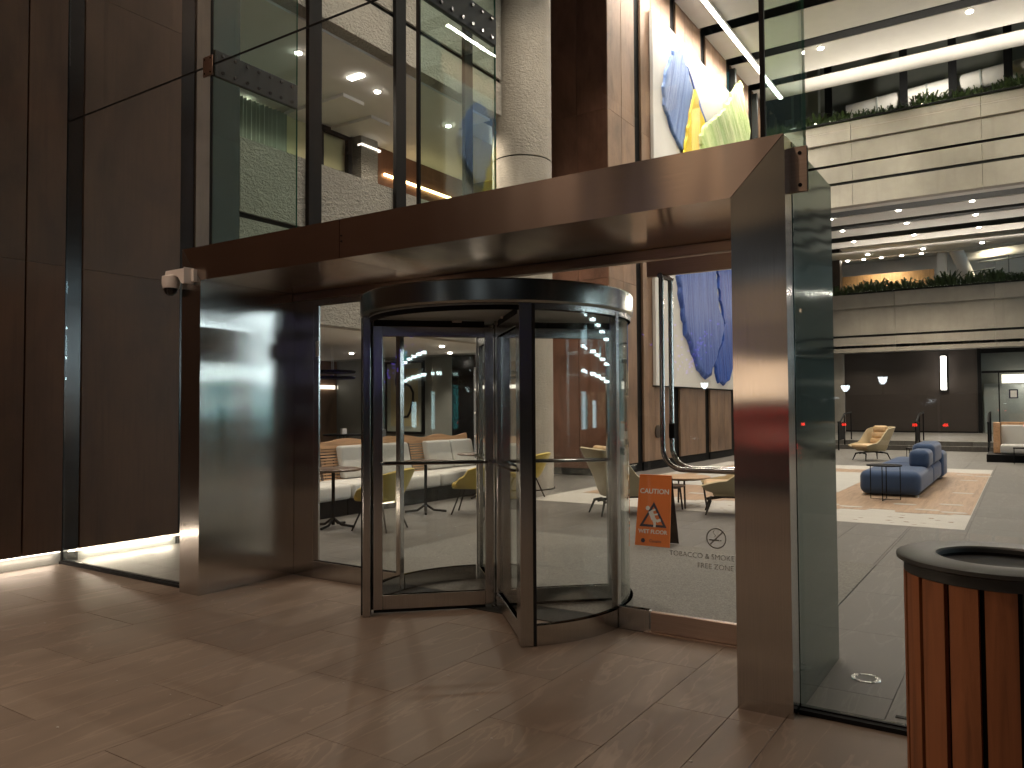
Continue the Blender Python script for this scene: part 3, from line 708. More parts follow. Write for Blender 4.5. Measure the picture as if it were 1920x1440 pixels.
stroke('brush_stroke', BLUE, 'p_sky', -7.499, .07, 1)
stroke('brush_stroke', [(20.2, 10.85), (20.32, 10.8), (21.95, 9.55), (21.78, 9.45)], 'p_blue', -7.499, .03, 2, .02)
stroke('brush_stroke', [(20.0, 8.2), (20.9, 9.2), (21.6, 8.2), (22.2, 6.0), (22.14, 5.5), (22.35, 4.71), (22.57, 4.26), (22.9, 3.97), (22.68, 3.47), (22.28, 3.05), (21.89, 2.65), (21.69, 2.37), (21.33, 2.29), (20.77, 2.45), (20.37, 2.88), (19.9, 3.28), (19.53, 3.82), (19.29, 4.49), (19.2, 5.2), (19.4, 6.6)], 'p_blue', -7.499, .10, 3)
stroke('brush_stroke', [(22.38, 5.9), (24.1, 5.82), (24.1, 3.62), (23.95, 2.92), (23.38, 2.3), (22.87, 2.15), (22.39, 2.23), (21.95, 2.75), (22.4, 3.1), (22.76, 3.47), (22.98, 4.13), (22.6, 4.73)], 'p_deep', -7.499, .07, 4)
stroke('brush_stroke', [(20.50, 10.3), (20.8, 10.0), (21.31, 9.55), (21.6, 9.0), (21.5, 7.6), (20.2, 6.6), (19.3, 7.2), (19.52, 8.07), (19.87, 9.03)], 'p_yellow', -7.42, .07, 5, .04)
stroke('brush_stroke', [(24.40, 11.9), (24.58, 11.8), (24.70, 11.4), (25.1, 11.0), (25.4, 10.6), (25.23, 10.16), (24.9, 8.6), (22.0, 7.2), (20.9, 7.9), (20.72, 8.6), (20.65, 9.0), (20.95, 9.4), (21.7, 9.8), (22.5, 10.3), (23.3, 11.0), (23.95, 11.6)], 'p_green', -7.34, .09, 6, .07)

rwl = thing('bronze_wall', 'bronze wall on the right side of the atrium, seen only in reflections', 'wall', (7.4, 21, 0))
for i in range(11): part('panel', B().bbox(7.35, 7.42, 17.84+i*1.04, 18.87+i*1.04, 0, 12.5, .003), 'copper_in', rwl)
a2 = copy_tree(art, (7.28, 21, 2.1), None, 'second huge abstract painting on the right wall, mirrored faintly in the glass fin'); a2.scale = (-1, 1, 1)
area('wash_lamp', (6.5, 21.0, 12.3), (7.3, 21.0, 7.0), 8, .1, 900, (1, .90, .80), rwl, 150)
# ================================================================== ATRIUM CEILINGS AND BRIDGES (y>20)
def slotted(name, x0, x1, edges, z, th=.12):
    o = tag(bpy.data.objects.new(name, None), kind='structure'); COL.objects.link(o)
    for a, c in edges: part('ceiling_panel', B().box(x0, x1, a, c, z, z+.02), 'white_paint', o)
    part('slot_backing', B().box(x0, x1, edges[0][0], edges[-1][1], z+.7, z+.74), 'black_soft', o)
    return o
sl_c = [16.95, 19.3, 21.7, 24.1, 26.45]
ed = []; p = 7.0
for c in sl_c: ed.append((p, c-.28)); p = c+.28
ed.append((p, 27.8)); slotted('atrium_ceiling', -7.59, 9, ed, 12.42)
lo = [(27.95, 28.45), (29.45, 30.9), (31.75, 33.2), (34.05, 35.5), (36.3, 37.6)]
lo = [(27.9, 28.75), (29.65, 30.95), (31.85, 33.15), (34.2, 35.4), (36.45, 38.2)]
slotted('lower_ceiling', -8, 9, lo, 8.3)
def bridge(label, y, z0, zg, zl, z1, x0=-8.0, x1=9):
    t = thing('bridge', label, 'balcony', (0, y, z0))
    for a, c in ((x0, -4.62), (-4.61, -.9), (-.89, x1)):
        part('lip', B().bbox(a, c, y-.12, y+.35, zl, z1, .01), 'concrete', t)
        part('fascia', B().box(a, c, y, y+.35, zg+.10, zl-.001), 'concrete', t)
        part('fascia', B().box(a, c, y, y+.35, z0, zg-.001), 'concrete', t)
    part('groove', B().box(x0, x1, y+.04, y+.3, zg, zg+.099), 'black', t)
    part('planter_bed', B().box(x0, x1, y+.36, y+.9, z1-.3, z1-.05), 'black', t)
    return t
bridge('upper concrete bridge with planter and fern row', 27.8, 8.25, 8.98, 10.40, 11.05)
b2 = bridge('lower concrete bridge with planter above the back wall', 37.6, 3.95, 4.62, 5.93, 6.55)
part('end_pier', B().box(-9.5, -6.95, 38.2, 38.8, 5.8, 9.4), 'post_brown', b2)
def fern_mesh(seed):
    rnd = random.Random(seed); b = B()
    for i in range(80):
        a = rnd.uniform(0, 2*math.pi); L = rnd.uniform(.2, .5); h = rnd.uniform(.12, .5); w = rnd.uniform(.02, .045); ox, oy = rnd.uniform(-.2, .2), rnd.uniform(-.12, .12)
        d = Vector((math.cos(a), math.sin(a), 0)); s_ = Vector((-d.y, d.x, 0)); pts = []
        for k in range(4):
            t = k/3; c = Vector((ox, oy, 0))+d*(L*t)*.8+Vector((0, 0, h*math.sin(t*2.1))); ww_ = w*(1-t)**.7+.002
            pts += [c-s_*ww_, c+s_*ww_]
        b.add(pts, [(0, 1, 3, 2), (2, 3, 5, 4), (4, 5, 7, 6)])
    me = b.mesh('fern'); me.materials.append(M['leaf']); return me
ferns = [fern_mesh(i) for i in range(5)]
def fern_row(y, z, x0, x1, step, label, group):
    x = x0
    while x < x1:
        o = bpy.data.objects.new('fern', random.choice(ferns)); COL.objects.link(o); o.location = (x, y, z); o.rotation_euler[2] = random.uniform(0, 6); s = random.uniform(.8, 1.35)*(1.25 if y > 30 else 1); o.scale = (s, s, s)
        tag(o, label, 'plant', group); x += step*random.uniform(.8, 1.2)
fern_row(28.1, 10.98, -7.4, 1.0, .34, 'small bushy fern in the planter on top of the upper concrete bridge', 'ferns along the upper bridge')
fern_row(37.95, 6.48, -7.4, 1.0, .42, 'small spiky fern in the planter on top of the lower concrete bridge', 'ferns along the lower bridge')
# floor behind the upper bridge: dim, with ducts
ud = thing('upper_plant_room', 'dim open ceiling void with ducts above the upper bridge', 'room', (0, 31, 10.7))
part('back_wall', B().box(-8, 9, 34, 34.2, 10.7, 15), 'grey_wall', ud)
part('floor_slab', B().box(-8, 9, 28.2, 34, 10.5, 10.7), 'grey_dark', ud)
part('ceiling', B().box(-8, 9, 27.8, 34, 14.8, 15), 'grey_wall', ud)
part('ceiling_edge', B().box(-7.6, 9, 27.805, 27.9, 12.42, 12.62), 'white_paint', ud)
du = thing('air_duct', 'fat pale round air duct behind the upper ferns', 'duct', (-2, 30.6, 12.6))
part('duct_run', B().tube([(-5.2, 30.6, 12.35), (.6, 30.6, 12.75)], .30, 20), 'white_paint', du)
for x in (-4.2, -2.6, -1.0): part('duct_collar', B().tube([(x, 30.6, 12.42+(x+4.2)*.069), (x+.06, 30.6, 12.424+(x+4.2)*.069)], .325, 20), 'grey_ceiling', du)
du = thing('air_duct', 'boxy grey air duct left of the round duct', 'duct', (-6, 31, 12.4))
part('duct_run', B().box(-7.4, -5.6, 30.4, 31, 12.0, 12.5).box(-6.6, -6.2, 30.5, 30.9, 12.5, 14.7), 'grey_ceiling', du)
for x in (-7.0, -5.9, -3.4, -1.9, -.3): part('bracket', B().box(x, x+.25, 30.15, 30.22, 11.6, 14.7), 'black', du)
spot('void_lamp', (-2.5, 28.6, 12.0), 240, 150, .8, (1, .92, .8), ud, (-2.5, 31.5, 12.0))
# room behind the lower bridge
lb = thing('lit_gallery_room', 'bright rear room with glowing oak wall above the lower ferns', 'room', (-3, 41, 6.2))
part('oak_wall', B().box(-7.3, -3.3, 40.5, 40.6, 6.0, 7.85), 'wood_wall', lb)
part('wall', B().box(-9, 9, 42.6, 42.8, 4.4, 10), 'white_paint', lb)
part('column', B().box(-3.15, -2.75, 40.3, 40.7, 4.4, 9), 'white_paint', lb)
part('ceiling', B().box(-9, 9, 38.2, 42.6, 8.8, 9.0), 'white_paint', lb)
part('bulkhead', B().box(-8, 9, 39.3, 39.7, 8.45, 8.79), 'white_paint', lb)
part('room_floor', B().box(-9, 9, 38.0, 42.6, 5.6, 5.8), 'grey_dark', lb)
part('cove', B().box(-7.2, -3.4, 40.42, 40.47, 6.3, 6.36), 'e_warm', lb)
spot('room_lamp', (-1, 40.2, 8.6), 190, 150, .8, (1, .86, .60), lb, (-.6, 41.5, 6.5))
spot('room_lamp', (-5.3, 39.4, 8.4), 300, 130, .8, (1, .86, .66), lb, (-5.3, 40.5, 6.5))
du = thing('air_duct', 'cluster of pale pipes and duct in the lit rear room', 'duct', (-1, 41, 8))
part('duct_run', B().tube([(-2.4, 40.2, 8.6), (-1.9, 40.6, 7.2)], .28, 14).tube([(-2.6, 41, 8.3), (1.2, 41, 8.5)], .22, 14), 'white_paint', du)
part('pipe', B().tube([(-1.8, 40, 7.5), (-.9, 40, 7.55), (-.9, 40, 7.9), (-.2, 40, 7.95)], .03, 6).tube([(-1.5, 40.1, 7.9), (1, 40.1, 8.0)], .025, 6).tube([(-.4, 40.1, 6.9), (-.4, 40.1, 8.1)], .025, 6), 'grey_wall', du)

# ------------------------------------------------------------------ downlights
dl = thing('downlight', 'round downlight set in the ceiling', 'downlight', (0, 0, 0))
part('trim', B().lathe([(.055, 0), (.075, 0), (.075, -.012), (.055, -.012), (.055, 0)], 0, 0, 16), 'white_paint', dl, True)
part('lens', B().cyl(0, 0, -.03, -.002, .055, 12, .04), 'e_down', dl, True)
dl_first = [True]
def down(x, y, z, label, group, power=None, size=110, col=(1, .86, .68), scale=1.0):
    if dl_first[0]: o = dl; o.location = (x, y, z); o['label'] = label; o['group'] = group; dl_first[0] = False
    else: o = copy_tree(dl, (x, y, z), None, label, group)
    o.scale = (scale, scale, scale)
    if power: spot('downlight_lamp', (x, y, z-.06), power, size, .5, col, None, (x, y, 0), .06)
    return o
for y in (29.58, 31.78, 34.12):
    for x in (-5.66, -3.45, -1.26): down(x, y, 8.29, '%s downlight of the %s row in the slotted ceiling under the upper bridge' % ({-5.66: 'left', -3.45: 'middle', -1.26: 'right'}[x], {29.58: 'nearest', 31.78: 'second', 34.12: 'farthest'}[y]), 'downlights under the upper bridge', 480, 120, scale=1.3)
for x in (-5.63, -3.45, -1.28): down(x, 37.4, 8.29, '%s downlight at the rear edge of the slotted ceiling' % {-5.63: 'left', -3.45: 'middle', -1.28: 'right'}[x], 'rear downlights', None, scale=1.4)
for x in (-6.8, -6.1, -5.35, -4.5, -3.7): down(x, 39.35, 8.44, '%s of the five downlights washing the glowing oak wall' % {-6.8: 'leftmost', -6.1: 'second', -5.35: 'middle', -4.5: 'fourth', -3.7: 'rightmost'}[x], 'oak wall downlights', 30, 110, scale=1.4)
for x in (-6.34, -3.95, -1.54, .9): down(x, 39.2, 4.12, '%s downlight under the lower bridge before the dark shade wall' % {-6.34: 'leftmost', -3.95: 'second', -1.54: 'third', .9: 'rightmost'}[x], 'downlights under the lower bridge', 110, 140, scale=1.4)
structure('bridge_soffit', B().box(-8, 9, 37.6, 41.3, 4.13, 4.25), 'white_paint')
for y in (6.6, 10, 13.5, 17, 20.5, 24.6):  # nearest row is added to light the front of the wet floor sign
    for x in (-4.9, -1.0, 3.2): down(x, y, 12.41, '%s downlight high in the atrium ceiling, %s row from the entrance' % ({-4.9: 'left', -1.0: 'middle', 3.2: 'right'}[x], {6.6: 'added first', 10: 'second', 13.5: 'third', 17: 'fourth', 20.5: 'fifth', 24.6: 'sixth'}[y]), 'atrium ceiling downlights', {-4.9: 950, -1.0: 260, 3.2: 160}[x], 95, (1, .87, .72), 1.5)
for x, y, q in ((-9.05, 7.93, 'nearest the bronze wall'), (-9.06, 9.66, 'right of the small light grid'), (-11.2, 8.6, 'close to the curtain'), (-9.05, 11.6, 'nearest the column')): down(x, y, 6.915, 'bright gallery ceiling downlight '+q, 'gallery ceiling downlights', 190, 165, (1, .88, .72), .9)
mp = thing('ceiling_light_grid', 'small rectangular grid of four bright lights in the gallery ceiling', 'light fixture', (-8.95, 9.05, 6.9))
for i in range(4): part('lamp_cell', B().box(-9.1+i*.075, -9.04+i*.075, 9.0, 9.1, 6.90, 6.918), 'e_down', mp)
for x, y in ((-8.9, 7.2), (-8.9, 9.2), (-8.9, 11.2), (-11, 8), (-11.5, 11.5), (-9.8, 12.6)): down(x, y, 2.665, 'recessed lounge downlight %s' % {-8.9: 'above the benches, %s' % {7.2: 'nearest the bronze wall', 9.2: 'in the middle', 11.2: 'nearest the column'}.get(y, ''), -11: 'above the high table', -11.5: 'before the framed picture', -9.8: 'before the bright shelf'}[x], 'lounge ceiling downlights', 72 if x > -9.5 else 80, 130, (1, .87, .72), .8)

up1 = thing('added_uplight', 'added unseen strip brightening the atrium ceiling from the upper bridge edge', 'light strip', (-1.5, 27.6, 11.1))  # added fill light, lifts the ceiling in front of the upper bridge
part('housing', B().box(-6.5, 4, 27.56, 27.66, 11.06, 11.10), 'black', up1)
area('ceiling_fill_lamp', (-1.5, 27.61, 11.13), (-1.5, 24.6, 13.2), 10, .08, 190, (1, .9, .78), up1, 150)
up2 = thing('added_uplight', 'added unseen strip brightening the slotted ceiling from the lower bridge edge', 'light strip', (-1.5, 37.4, 6.6))  # added fill light for the slotted ceiling under the upper bridge
part('housing', B().box(-6.5, 4, 37.36, 37.46, 6.56, 6.60), 'black', up2)
area('ceiling_fill_lamp', (-1.5, 37.41, 6.63), (-1.5, 33.4, 8.2), 10, .08, 220, (1, .88, .76), up2, 120)
for x in (-5.0, -1.5, 2): spot('fascia_fill_spot', (x, 22.9, 12.35), 760, 55, .8, (1, .92, .76), None, (x, 27.8, 9.4), .1)  # added fill spots without fixtures, brighten the upper bridge fascia
for y in (7.6, 10.4): spot('parapet_fill_spot', (-5.6, y, 11.8), 620, 60, .8, (1, .90, .74), None, (-8.0, y+.6, 4.8), .1)  # added fill spots without fixtures, brighten the rough gallery parapet
# ================================================================== BACK WALL y=41
bk = thing('shade_wall', 'wide dark brown roller shade wall at the far end of the atrium', 'wall', (-4, 41, .3))
part('shade', B().box(-7.32, -1.72, 41.0, 41.05, .36, 4.1), 'shade', bk)
part('bottom_rail', B().box(-7.32, -1.72, 40.98, 41.0, .3, .36), 'black', bk)
part('pier', B().box(-8.5, -7.33, 40.7, 41.3, .3, 4.12), 'concrete', bk)
part('edge_post', B().box(-1.71, -1.56, 40.9, 41.1, .3, 4.12), 'black', bk)
part('backing', B().box(-8.5, 9, 42.3, 42.5, .3, 4.3), 'grey_wall', bk)
lmp = thing('wall_lamp', 'tall vertical white light bar on the dark shade wall', 'wall light', (-3.06, 40.9, 2.3))
part('light_tube', B().bbox(-3.15, -2.93, 40.78, 40.85, 2.28, 3.82, .02, 2), 'e_led', lmp)
part('wall_bracket', B().box(-3.17, -2.91, 40.86, 40.99, 2.2, 3.9), 'black', lmp)
gdr = thing('glass_doors', 'lit glass double doors at the far right end of the atrium', 'door', (-.4, 41, .3))
part('head_beam', B().box(-1.55, 3, 40.95, 41.05, 3.0, 3.1).box(-1.55, 3, 40.95, 41.05, 3.9, 4.1), 'black', gdr)
part('side_pane', B().box(-1.54, -.93, 40.99, 41.01, .3, 3.0), 'door_glass', gdr)
part('stile', B().box(-.92, -.87, 40.95, 41.05, .3, 3.0), 'black', gdr); part('stile', B().box(.06, .16, 40.95, 41.05, .3, 3.0), 'grey_ceiling', gdr); part('stile', B().box(1.1, 1.16, 40.95, 41.05, .3, 3.0), 'black', gdr)
part('door_pane', B().box(-.86, .05, 40.99, 41.01, .3, 3.0), 'door_glass', gdr); part('door_pane', B().box(.17, 1.09, 40.99, 41.01, .3, 3.0), 'door_glass', gdr)
for x in (-.52, .42):
    nt_ = part('notice', B().box(x, x+.34, 40.955, 40.975, 1.85, 2.25), 'navy_print', gdr); part('notice_sheet', B().box(x+.05, x+.29, 40.948, 40.954, 1.9, 2.2), 'white_print', gdr)
vb = thing('vestibule', 'pale lit vestibule behind the far glass doors', 'room', (0, 42.2, .3))
part('wall', B().box(-1.5, 3, 42.0, 42.2, .3, 2.55), 'grey_ceiling', vb); part('light_panel', B().box(-.8, 3, 41.9, 41.98, 2.56, 2.95), 'e_soft', vb)
spot('vestibule_lamp', (.3, 41.4, 2.9), 60, 150, .8, (1, .95, .85), vb, (.3, 42.0, 1.0))
# things beyond the shade wall that show on it: street lamps and cars outside are reflected lights on the pane
hd = []
hr = thing('handrail', 'black steel handrail beside the far steps', 'handrail', (-3.05, 30, 0))
for y in (0, 1.1, 2.4): part('baluster', B().box(-.02, .02, y-.02, y+.02, 0 if y < 1 else .16, 1.0 if y < 1 else 1.28), 'black', hr, True)
part('top_rail', B().tube([(0, -.05, .98), (0, .4, 1.0), (0, 1.1, 1.26), (0, 2.45, 1.3)], .03, 8), 'black', hr, True)
part('panel_plate', B().box(-.008, .008, .03, 1.07, .35, .98), 'black', hr, True)
hr.location = (-3.0, 28.9, 0)
h2 = copy_tree(hr, (-.95, 28.9, 0), 0, 'black steel handrail at the right end of the far steps'); hr['label'] = 'black steel handrail in the middle of the far steps, behind the blue sofa'
h3 = copy_tree(hr, (-5.4, 28.9, 0), 0, 'black steel handrail beside the portal edge at the far steps')

# ================================================================== RUG OF HEXAGON PLANKS
rug = structure('patterned_floor_inlay', B().box(-6.9, -.63, 10.93, 21.5, .0005, .0035), 'rug_white')
# plank boundary: tan field with stepped edges, individual pale planks inside
b = B(); top = []; pl = .2
def hexp(cx0, cy0, L=.34, w=.075): return [(cx0-L/2, cy0), (cx0-L/2+.04, cy0-w), (cx0+L/2-.04, cy0-w), (cx0+L/2, cy0), (cx0+L/2-.04, cy0+w), (cx0-L/2+.04, cy0+w)]
rnd = random.Random(4)
poly = []
x = -6.6
while x < -.64: poly.append((x, 12.2+.12*(int((x+7)/.35) % 3)+rnd.choice((0, .08)))); poly.append((min(x+.33, -.64), poly[-1][1])); x += .36
x = -.64
while x > -6.6: poly.append((x, 20.3-.15*(int((x+7)/.35) % 2))); x -= .36
tan = part('tan_field', b.prism(poly, 'z', .004, .0065), 'rug_tan', rug)
for px, py in ((-2.75, 13.1), (-2.55, 12.75), (-2.2, 12.6), (-1.55, 13.3), (-1.2, 12.75), (-.95, 13.6), (-.85, 12.6), (-3.3, 12.9), (-.9, 15.5), (-.95, 18.2), (-1.1, 19.6), (-.75, 19.4), (-3.4, 13.4), (-4.2, 12.8), (-4.8, 13.2), (-5.5, 12.7)):
    part('plank', B().prism(hexp(px, py), 'z', .007, .009), 'rug_white', rug)
for i in range(70):
    px = rnd.uniform(-5.5, -.8); py = rnd.uniform(11.0, 12.0)
    part('dark_fleck', B().prism(hexp(px, py, .06, .008), 'z', .004, .006), 'rug_tan', rug)
part('inner_field', B().box(-6.2, -2.75, 14.6, 19.2, .007, .0095), 'rug_grey', rug)

# ================================================================== LOUNGE BENCHES, TABLES, CHAIRS (left)
def bench(y0, y1, label):
    t = thing('lounge_bench', label, 'bench', (-8.4, (y0+y1)/2, 0), 0, 'slat backed lounge benches')
    part('plinth', B().box(-8.95, -8.08, y0, y1, 0, .235), 'black', t)
    nseat = 2; w = (y1-y0)/nseat
    for k in range(nseat): part('seat_cushion', B().blob(-8.75, -7.98, y0+k*w+.004, y0+(k+1)*w-.004, .236, .45, .05), 'lightgrey', t)
    # leaning wooden back: everything in the back plane leans by about 12 degrees
    lean = .22
    def P(y, z, d=0): return (-8.68-lean*(z-.4)+d, y, z)
    for k in range(11):
        z = .44+k*.043
        b = B(); vs = [P(y0+.02, z), P(y1-.02, z), P(y1-.02, z+.024), P(y0+.02, z+.024)]; vs += [(a-.03, c, d) for a, c, d in vs]
        b.add(vs, [(0, 1, 2, 3), (7, 6, 5, 4), (0, 4, 5, 1), (1, 5, 6, 2), (2, 6, 7, 3), (3, 7, 4, 0)]); part('slat', b, 'ply', t)
    n = 24; vs = []
    for i in range(n+1):
        y = y0+(y1-y0)*i/n; h = 1.035+.025*math.sin(i*.52+y0*2)+(.02 if i == 0 else 0)
        for d in (0, -.03): vs += [P(y, .91, d), P(y, h, d)]
    fs = [(4*i, 4*i+4, 4*i+5, 4*i+1) for i in range(n)]+[(4*i+2, 4*i+3, 4*i+7, 4*i+6) for i in range(n)]+[(4*i+1, 4*i+5, 4*i+7, 4*i+3) for i in range(n)]+[(4*i, 4*i+2, 4*i+6, 4*i+4) for i in range(n)]+[(0, 1, 3, 2), (4*n, 4*n+2, 4*n+3, 4*n+1)]
    part('back_rail', B().add(vs, fs), 'ply', t)
    for yy_ in (y0+.06,):
        b = B(); vs = [P(yy_, .40, .012), P(yy_+.035, .40, .012), P(yy_+.035, .93, .012), P(yy_, .93, .012)]; vs += [(a-.035, c, d) for a, c, d in vs]
        b.add(vs, [(0, 1, 2, 3), (7, 6, 5, 4), (0, 4, 5, 1), (1, 5, 6, 2), (2, 6, 7, 3), (3, 7, 4, 0)]); part('back_strut', b, 'table_wood', t)
    c0 = y0+.42; cw = (y1-.02-c0)/2
    for k in range(2):
        b = B().blob(-.13, 0, c0+k*cw+.003, c0+(k+1)*cw-.003, .46, .95, .045)
        b.v = [(-8.60-lean*(z-.4)+x+.05, y, z) for x, y, z in b.v]; part('back_cushion', b, 'lightgrey', t)
    return t
bench(6.15, 8.00, 'slatted oak lounge bench mostly hidden behind the left steel jamb')
bench(8.02, 10.03, 'slatted oak lounge bench with grey cushions seen left of the drum')
bench(10.05, 11.84, 'slatted oak lounge bench with grey cushions seen through the drum')
def cafe_table(x, y, rot, label, r=.37):
    t = thing('cafe_table', label, 'table', (x, y, 0), rot, 'round dark cafe tables')
    part('top', B().lathe([(0, .72), (r-.03, .72), (r, .732), (r, .742), (r-.01, .748), (0, .748)], 0, 0, 40), 'table_wood', t, True)
    part('stem', B().cyl(0, 0, .03, .72, .022, 14), 'black', t, True)
    for k in range(4):
        a = math.pi/2*k; part('foot', B().tube([(0, 0, .12), (.12*math.cos(a), .12*math.sin(a), .035), (.3*math.cos(a), .3*math.sin(a), .018)], .017, 8), 'black', t, True)
    return t
cafe_table(-7.42, 7.10, .3, 'round dark cafe table nearest the left steel jamb')
cafe_table(-7.30, 8.80, .7, 'round dark cafe table seen through the drum, farther from the jamb')
def tub_chair(label):
    # front is local +X
    t = thing('tub_chair', label, 'chair', (0, 0, 0), 0, 'mustard tub chairs')
    rings = []
    for j in range(7):
        v = j/6; row = []
        for i in range(25):
            s = -1+2*i/24; a = s*2.15
            back = math.cos(a*.5)**2
            top = .56+.22*back**1.2 if abs(s) < .8 else .56-.10*((abs(s)-.8)/.2)**2
            bot = .37+.05*(1-back)
            sc = .62+.38*v**.7; rx = (.30+.03*v)*sc; ry = .335*sc
            x = -rx*math.cos(a)*1.12-.06*v*back; y = ry*math.sin(a)
            row.append((x, y, bot+(top-bot)*v))
        rings.append(row)
    part('shell', B().loft(rings, .035), 'yellow', t, True)
    part('seat', B().blob(-.21, .26, -.22, .22, .36, .455, .04), 'yellow', t, True)
    for sx in (-1, 1):
        for sy in (-1, 1): part('leg', B().tube([(.12*sx, .14*sy, .37), (.25*sx, .25*sy, .0)], .011, 8), 'black', t, True)
    part('leg_frame', B().tube([(.13, .15, .36), (.13, -.15, .36), (-.13, -.15, .36), (-.13, .15, .36)], .011, 8, True), 'black', t, True)
    return t
tc1 = tub_chair('mustard tub chair at the nearer cafe table, half hidden by the drum post')
tc1.location = (-6.78, 7.28, 0); tc1.rotation_euler[2] = R(190)
copy_tree(tc1, (-6.70, 9.12, 0), R(205), 'mustard tub chair seen whole through the left door wing')
copy_tree(tc1, (-7.05, 11.1, 0), R(185), 'mustard tub chair partly behind the middle door stiles')
cafe_table(-7.75, 10.75, .2, 'small dark cafe table farthest along the benches')
def bar_chair(x, y, rot, label):
    t = thing('bar_chair', label, 'chair', (x, y, 0), rot, 'dark chairs at the high table')
    part('seat', B().blob(-.22, .22, -.22, .22, .56, .68, .05), 'navy', t, True); part('backrest', B().blob(-.26, -.18, -.23, .23, .62, 1.12, .035), 'navy', t, True)
    for sx in (-1, 1):
        for sy in (-1, 1): part('leg', B().tube([(.17*sx, .17*sy, .57), (.21*sx, .21*sy, 0)], .012, 6), 'black', t, True)
    return t
bar_chair(-11.15, 10.35, R(20), 'dark navy high chair left of the high table behind the benches')
bar_chair(-10.75, 11.25, R(200), 'dark navy high chair right of the high table behind the benches')
bt = thing('high_table', 'black high table with wire base between the dark navy chairs', 'table', (-11.0, 10.8, 0))
part('top', B().lathe([(0, 1.0), (.4, 1.0), (.4, 1.03), (0, 1.03)], -11.0, 10.8, 28), 'black', bt)
for k in range(8):
    a = math.pi/4*k; part('base_wire', B().tube([(-11+.08*math.cos(a), 10.8+.08*math.sin(a), 1.0), (-11+.05*math.cos(a), 10.8+.05*math.sin(a), .5), (-11+.26*math.cos(a), 10.8+.26*math.sin(a), 0)], .007, 5), 'black', bt)
tag(part('card_stand', B().bbox(-11.04, -10.98, 10.74, 10.86, 1.031, 1.14, .004), 'white_plastic'), 'small white card stand on the black high table', 'card stand')
for k, (x, y, z) in enumerate(((-10.6, 10.1, 2.20), (-11.4, 10.9, 2.14))):
    t = thing('pendant_lamp', 'black flat pendant lamp hanging above the high table, ' + ('nearer' if k == 0 else 'farther'), 'pendant lamp', (x, y, z), 0)
    part('shade', B().lathe([(.0, .04), (.42, .02), (.44, 0), (.42, -.025), (0, -.03)], 0, 0, 28), 'black', t, True)
    part('cord', B().tube([(0, 0, .03), (0, 0, 2.67-z)], .006, 5), 'white_plastic', t, True)

# ------------------------------------------------------------------ beige lounge chairs
def lounge_chair(label):
    # front is local +X; high winged back, arms sweeping down to the seat front
    t = thing('lounge_chair', label, 'armchair', (0, 0, 0), 0, 'beige winged lounge chairs')
    rings = []; n = 33; m = 8
    for j in range(m):
        v = j/(m-1); row = []
        for i in range(n):
            s = -1+2*i/(n-1); q = abs(s); sg = 1 if s >= 0 else -1
            # plan path: straight arms then rounded back
            if q > .42:
                u = (q-.42)/.58; x = -.30+.80*u; y = sg*(.37-.03*u)
            else:
                a = q/.42*math.pi/2; x = -.30-.12*math.cos(a)**.6; y = sg*.37*math.sin(a)**.75
            if q < .42: top = .95-.02*(q/.42)**3
            else:
                u = (q-.42)/.58; w_ = min(1, max(0, (u-.22)/.34)); top = .93-.05*min(1, u/.22)-.38*(3*w_**2-2*w_**3)-.07*max(0, (u-.56)/.44)**1.5
            bot = .27+.07*max(0, (q-.42)/.58)
            sc = .66+.34*v**.65; lean = -.30*max(0, (bot+(top-bot)*v-.5))
            row.append((x*sc+lean, y*sc, bot+(top-bot)*v))
        rings.append(row)
    part('shell', B().loft(rings, .03), 'beige', t, True)
    part('shell_base', B().blob(-.27, .34, -.24, .24, .262, .33, .03), 'beige', t, True)
    part('seat_cushion', B().blob(-.24, .46, -.29, .29, .33, .46, .06, 5), 'leather', t, True)
    for k in range(3):
        b = B().blob(-.10, .04, -.27+.02*k, .27-.02*k, .45+.17*k, .63+.17*k, .06, 5); b.v = [(x-.20-.20*(z-.4), y, z) for x, y, z in b.v]; part('back_cushion', b, 'leather', t, True)
    part('base_frame', B().tube([(-.40, 0, .20), (-.1, 0, .235), (.2, 0, .235), (.42, 0, .20)], .022, 8).tube([(-.36, -.2, .19), (-.34, 0, .225), (-.36, .2, .19)], .02, 8).tube([(.38, -.2, .19), (.36, 0, .225), (.38, .2, .19)], .02, 8), 'black', t, True)
    for sx in (-1, 1):
        for sy in (-1, 1): part('leg', B().tube([(.37*sx, .19*sy, .20), (.44*sx, .25*sy, 0)], [.02, .011], 8), 'black', t, True)
    return t
lc = lounge_chair('beige winged lounge chair seen from behind through the right drum glass')
lc.location = (-4.80, 10.2, 0); lc.rotation_euler[2] = R(48)
copy_tree(lc, (-3.42, 11.0, 0), R(200), 'beige lounge chair with its back hidden behind the right portal leg')
copy_tree(lc, (-3.62, 24.0, 0), R(232), 'pale beige lounge chair far back beyond the blue sofa')
def tripod_table(x, y, r, h, mat, label, legs=3, rot=0):
    t = thing('coffee_table', label, 'table', (x, y, 0), rot)
    part('top', B().lathe([(0, h-.025), (r-.03, h-.025), (r, h-.01), (r, h), (0, h)], 0, 0, 36), mat, t, True)
    for k in range(legs):
        a = 2*math.pi*k/legs; part('leg', B().tube([(r*.72*math.cos(a), r*.72*math.sin(a), h-.02), (r*.86*math.cos(a), r*.86*math.sin(a), 0)], .014, 8), 'black', t, True)
    part('under_frame', B().tube([(r*.72*math.cos(2*math.pi*k/12), r*.72*math.sin(2*math.pi*k/12), h-.035) for k in range(12)], .01, 6, True), 'black', t, True)
    return t
tripod_table(-4.42, 11.45, .44, .45, 'oak_top', 'round light oak coffee table behind the orange sign', 4, .5)
tripod_table(-4.45, 10.95, .26, .36, 'table_wood', 'low round walnut side table just in front of the oak coffee table', 3, .2)
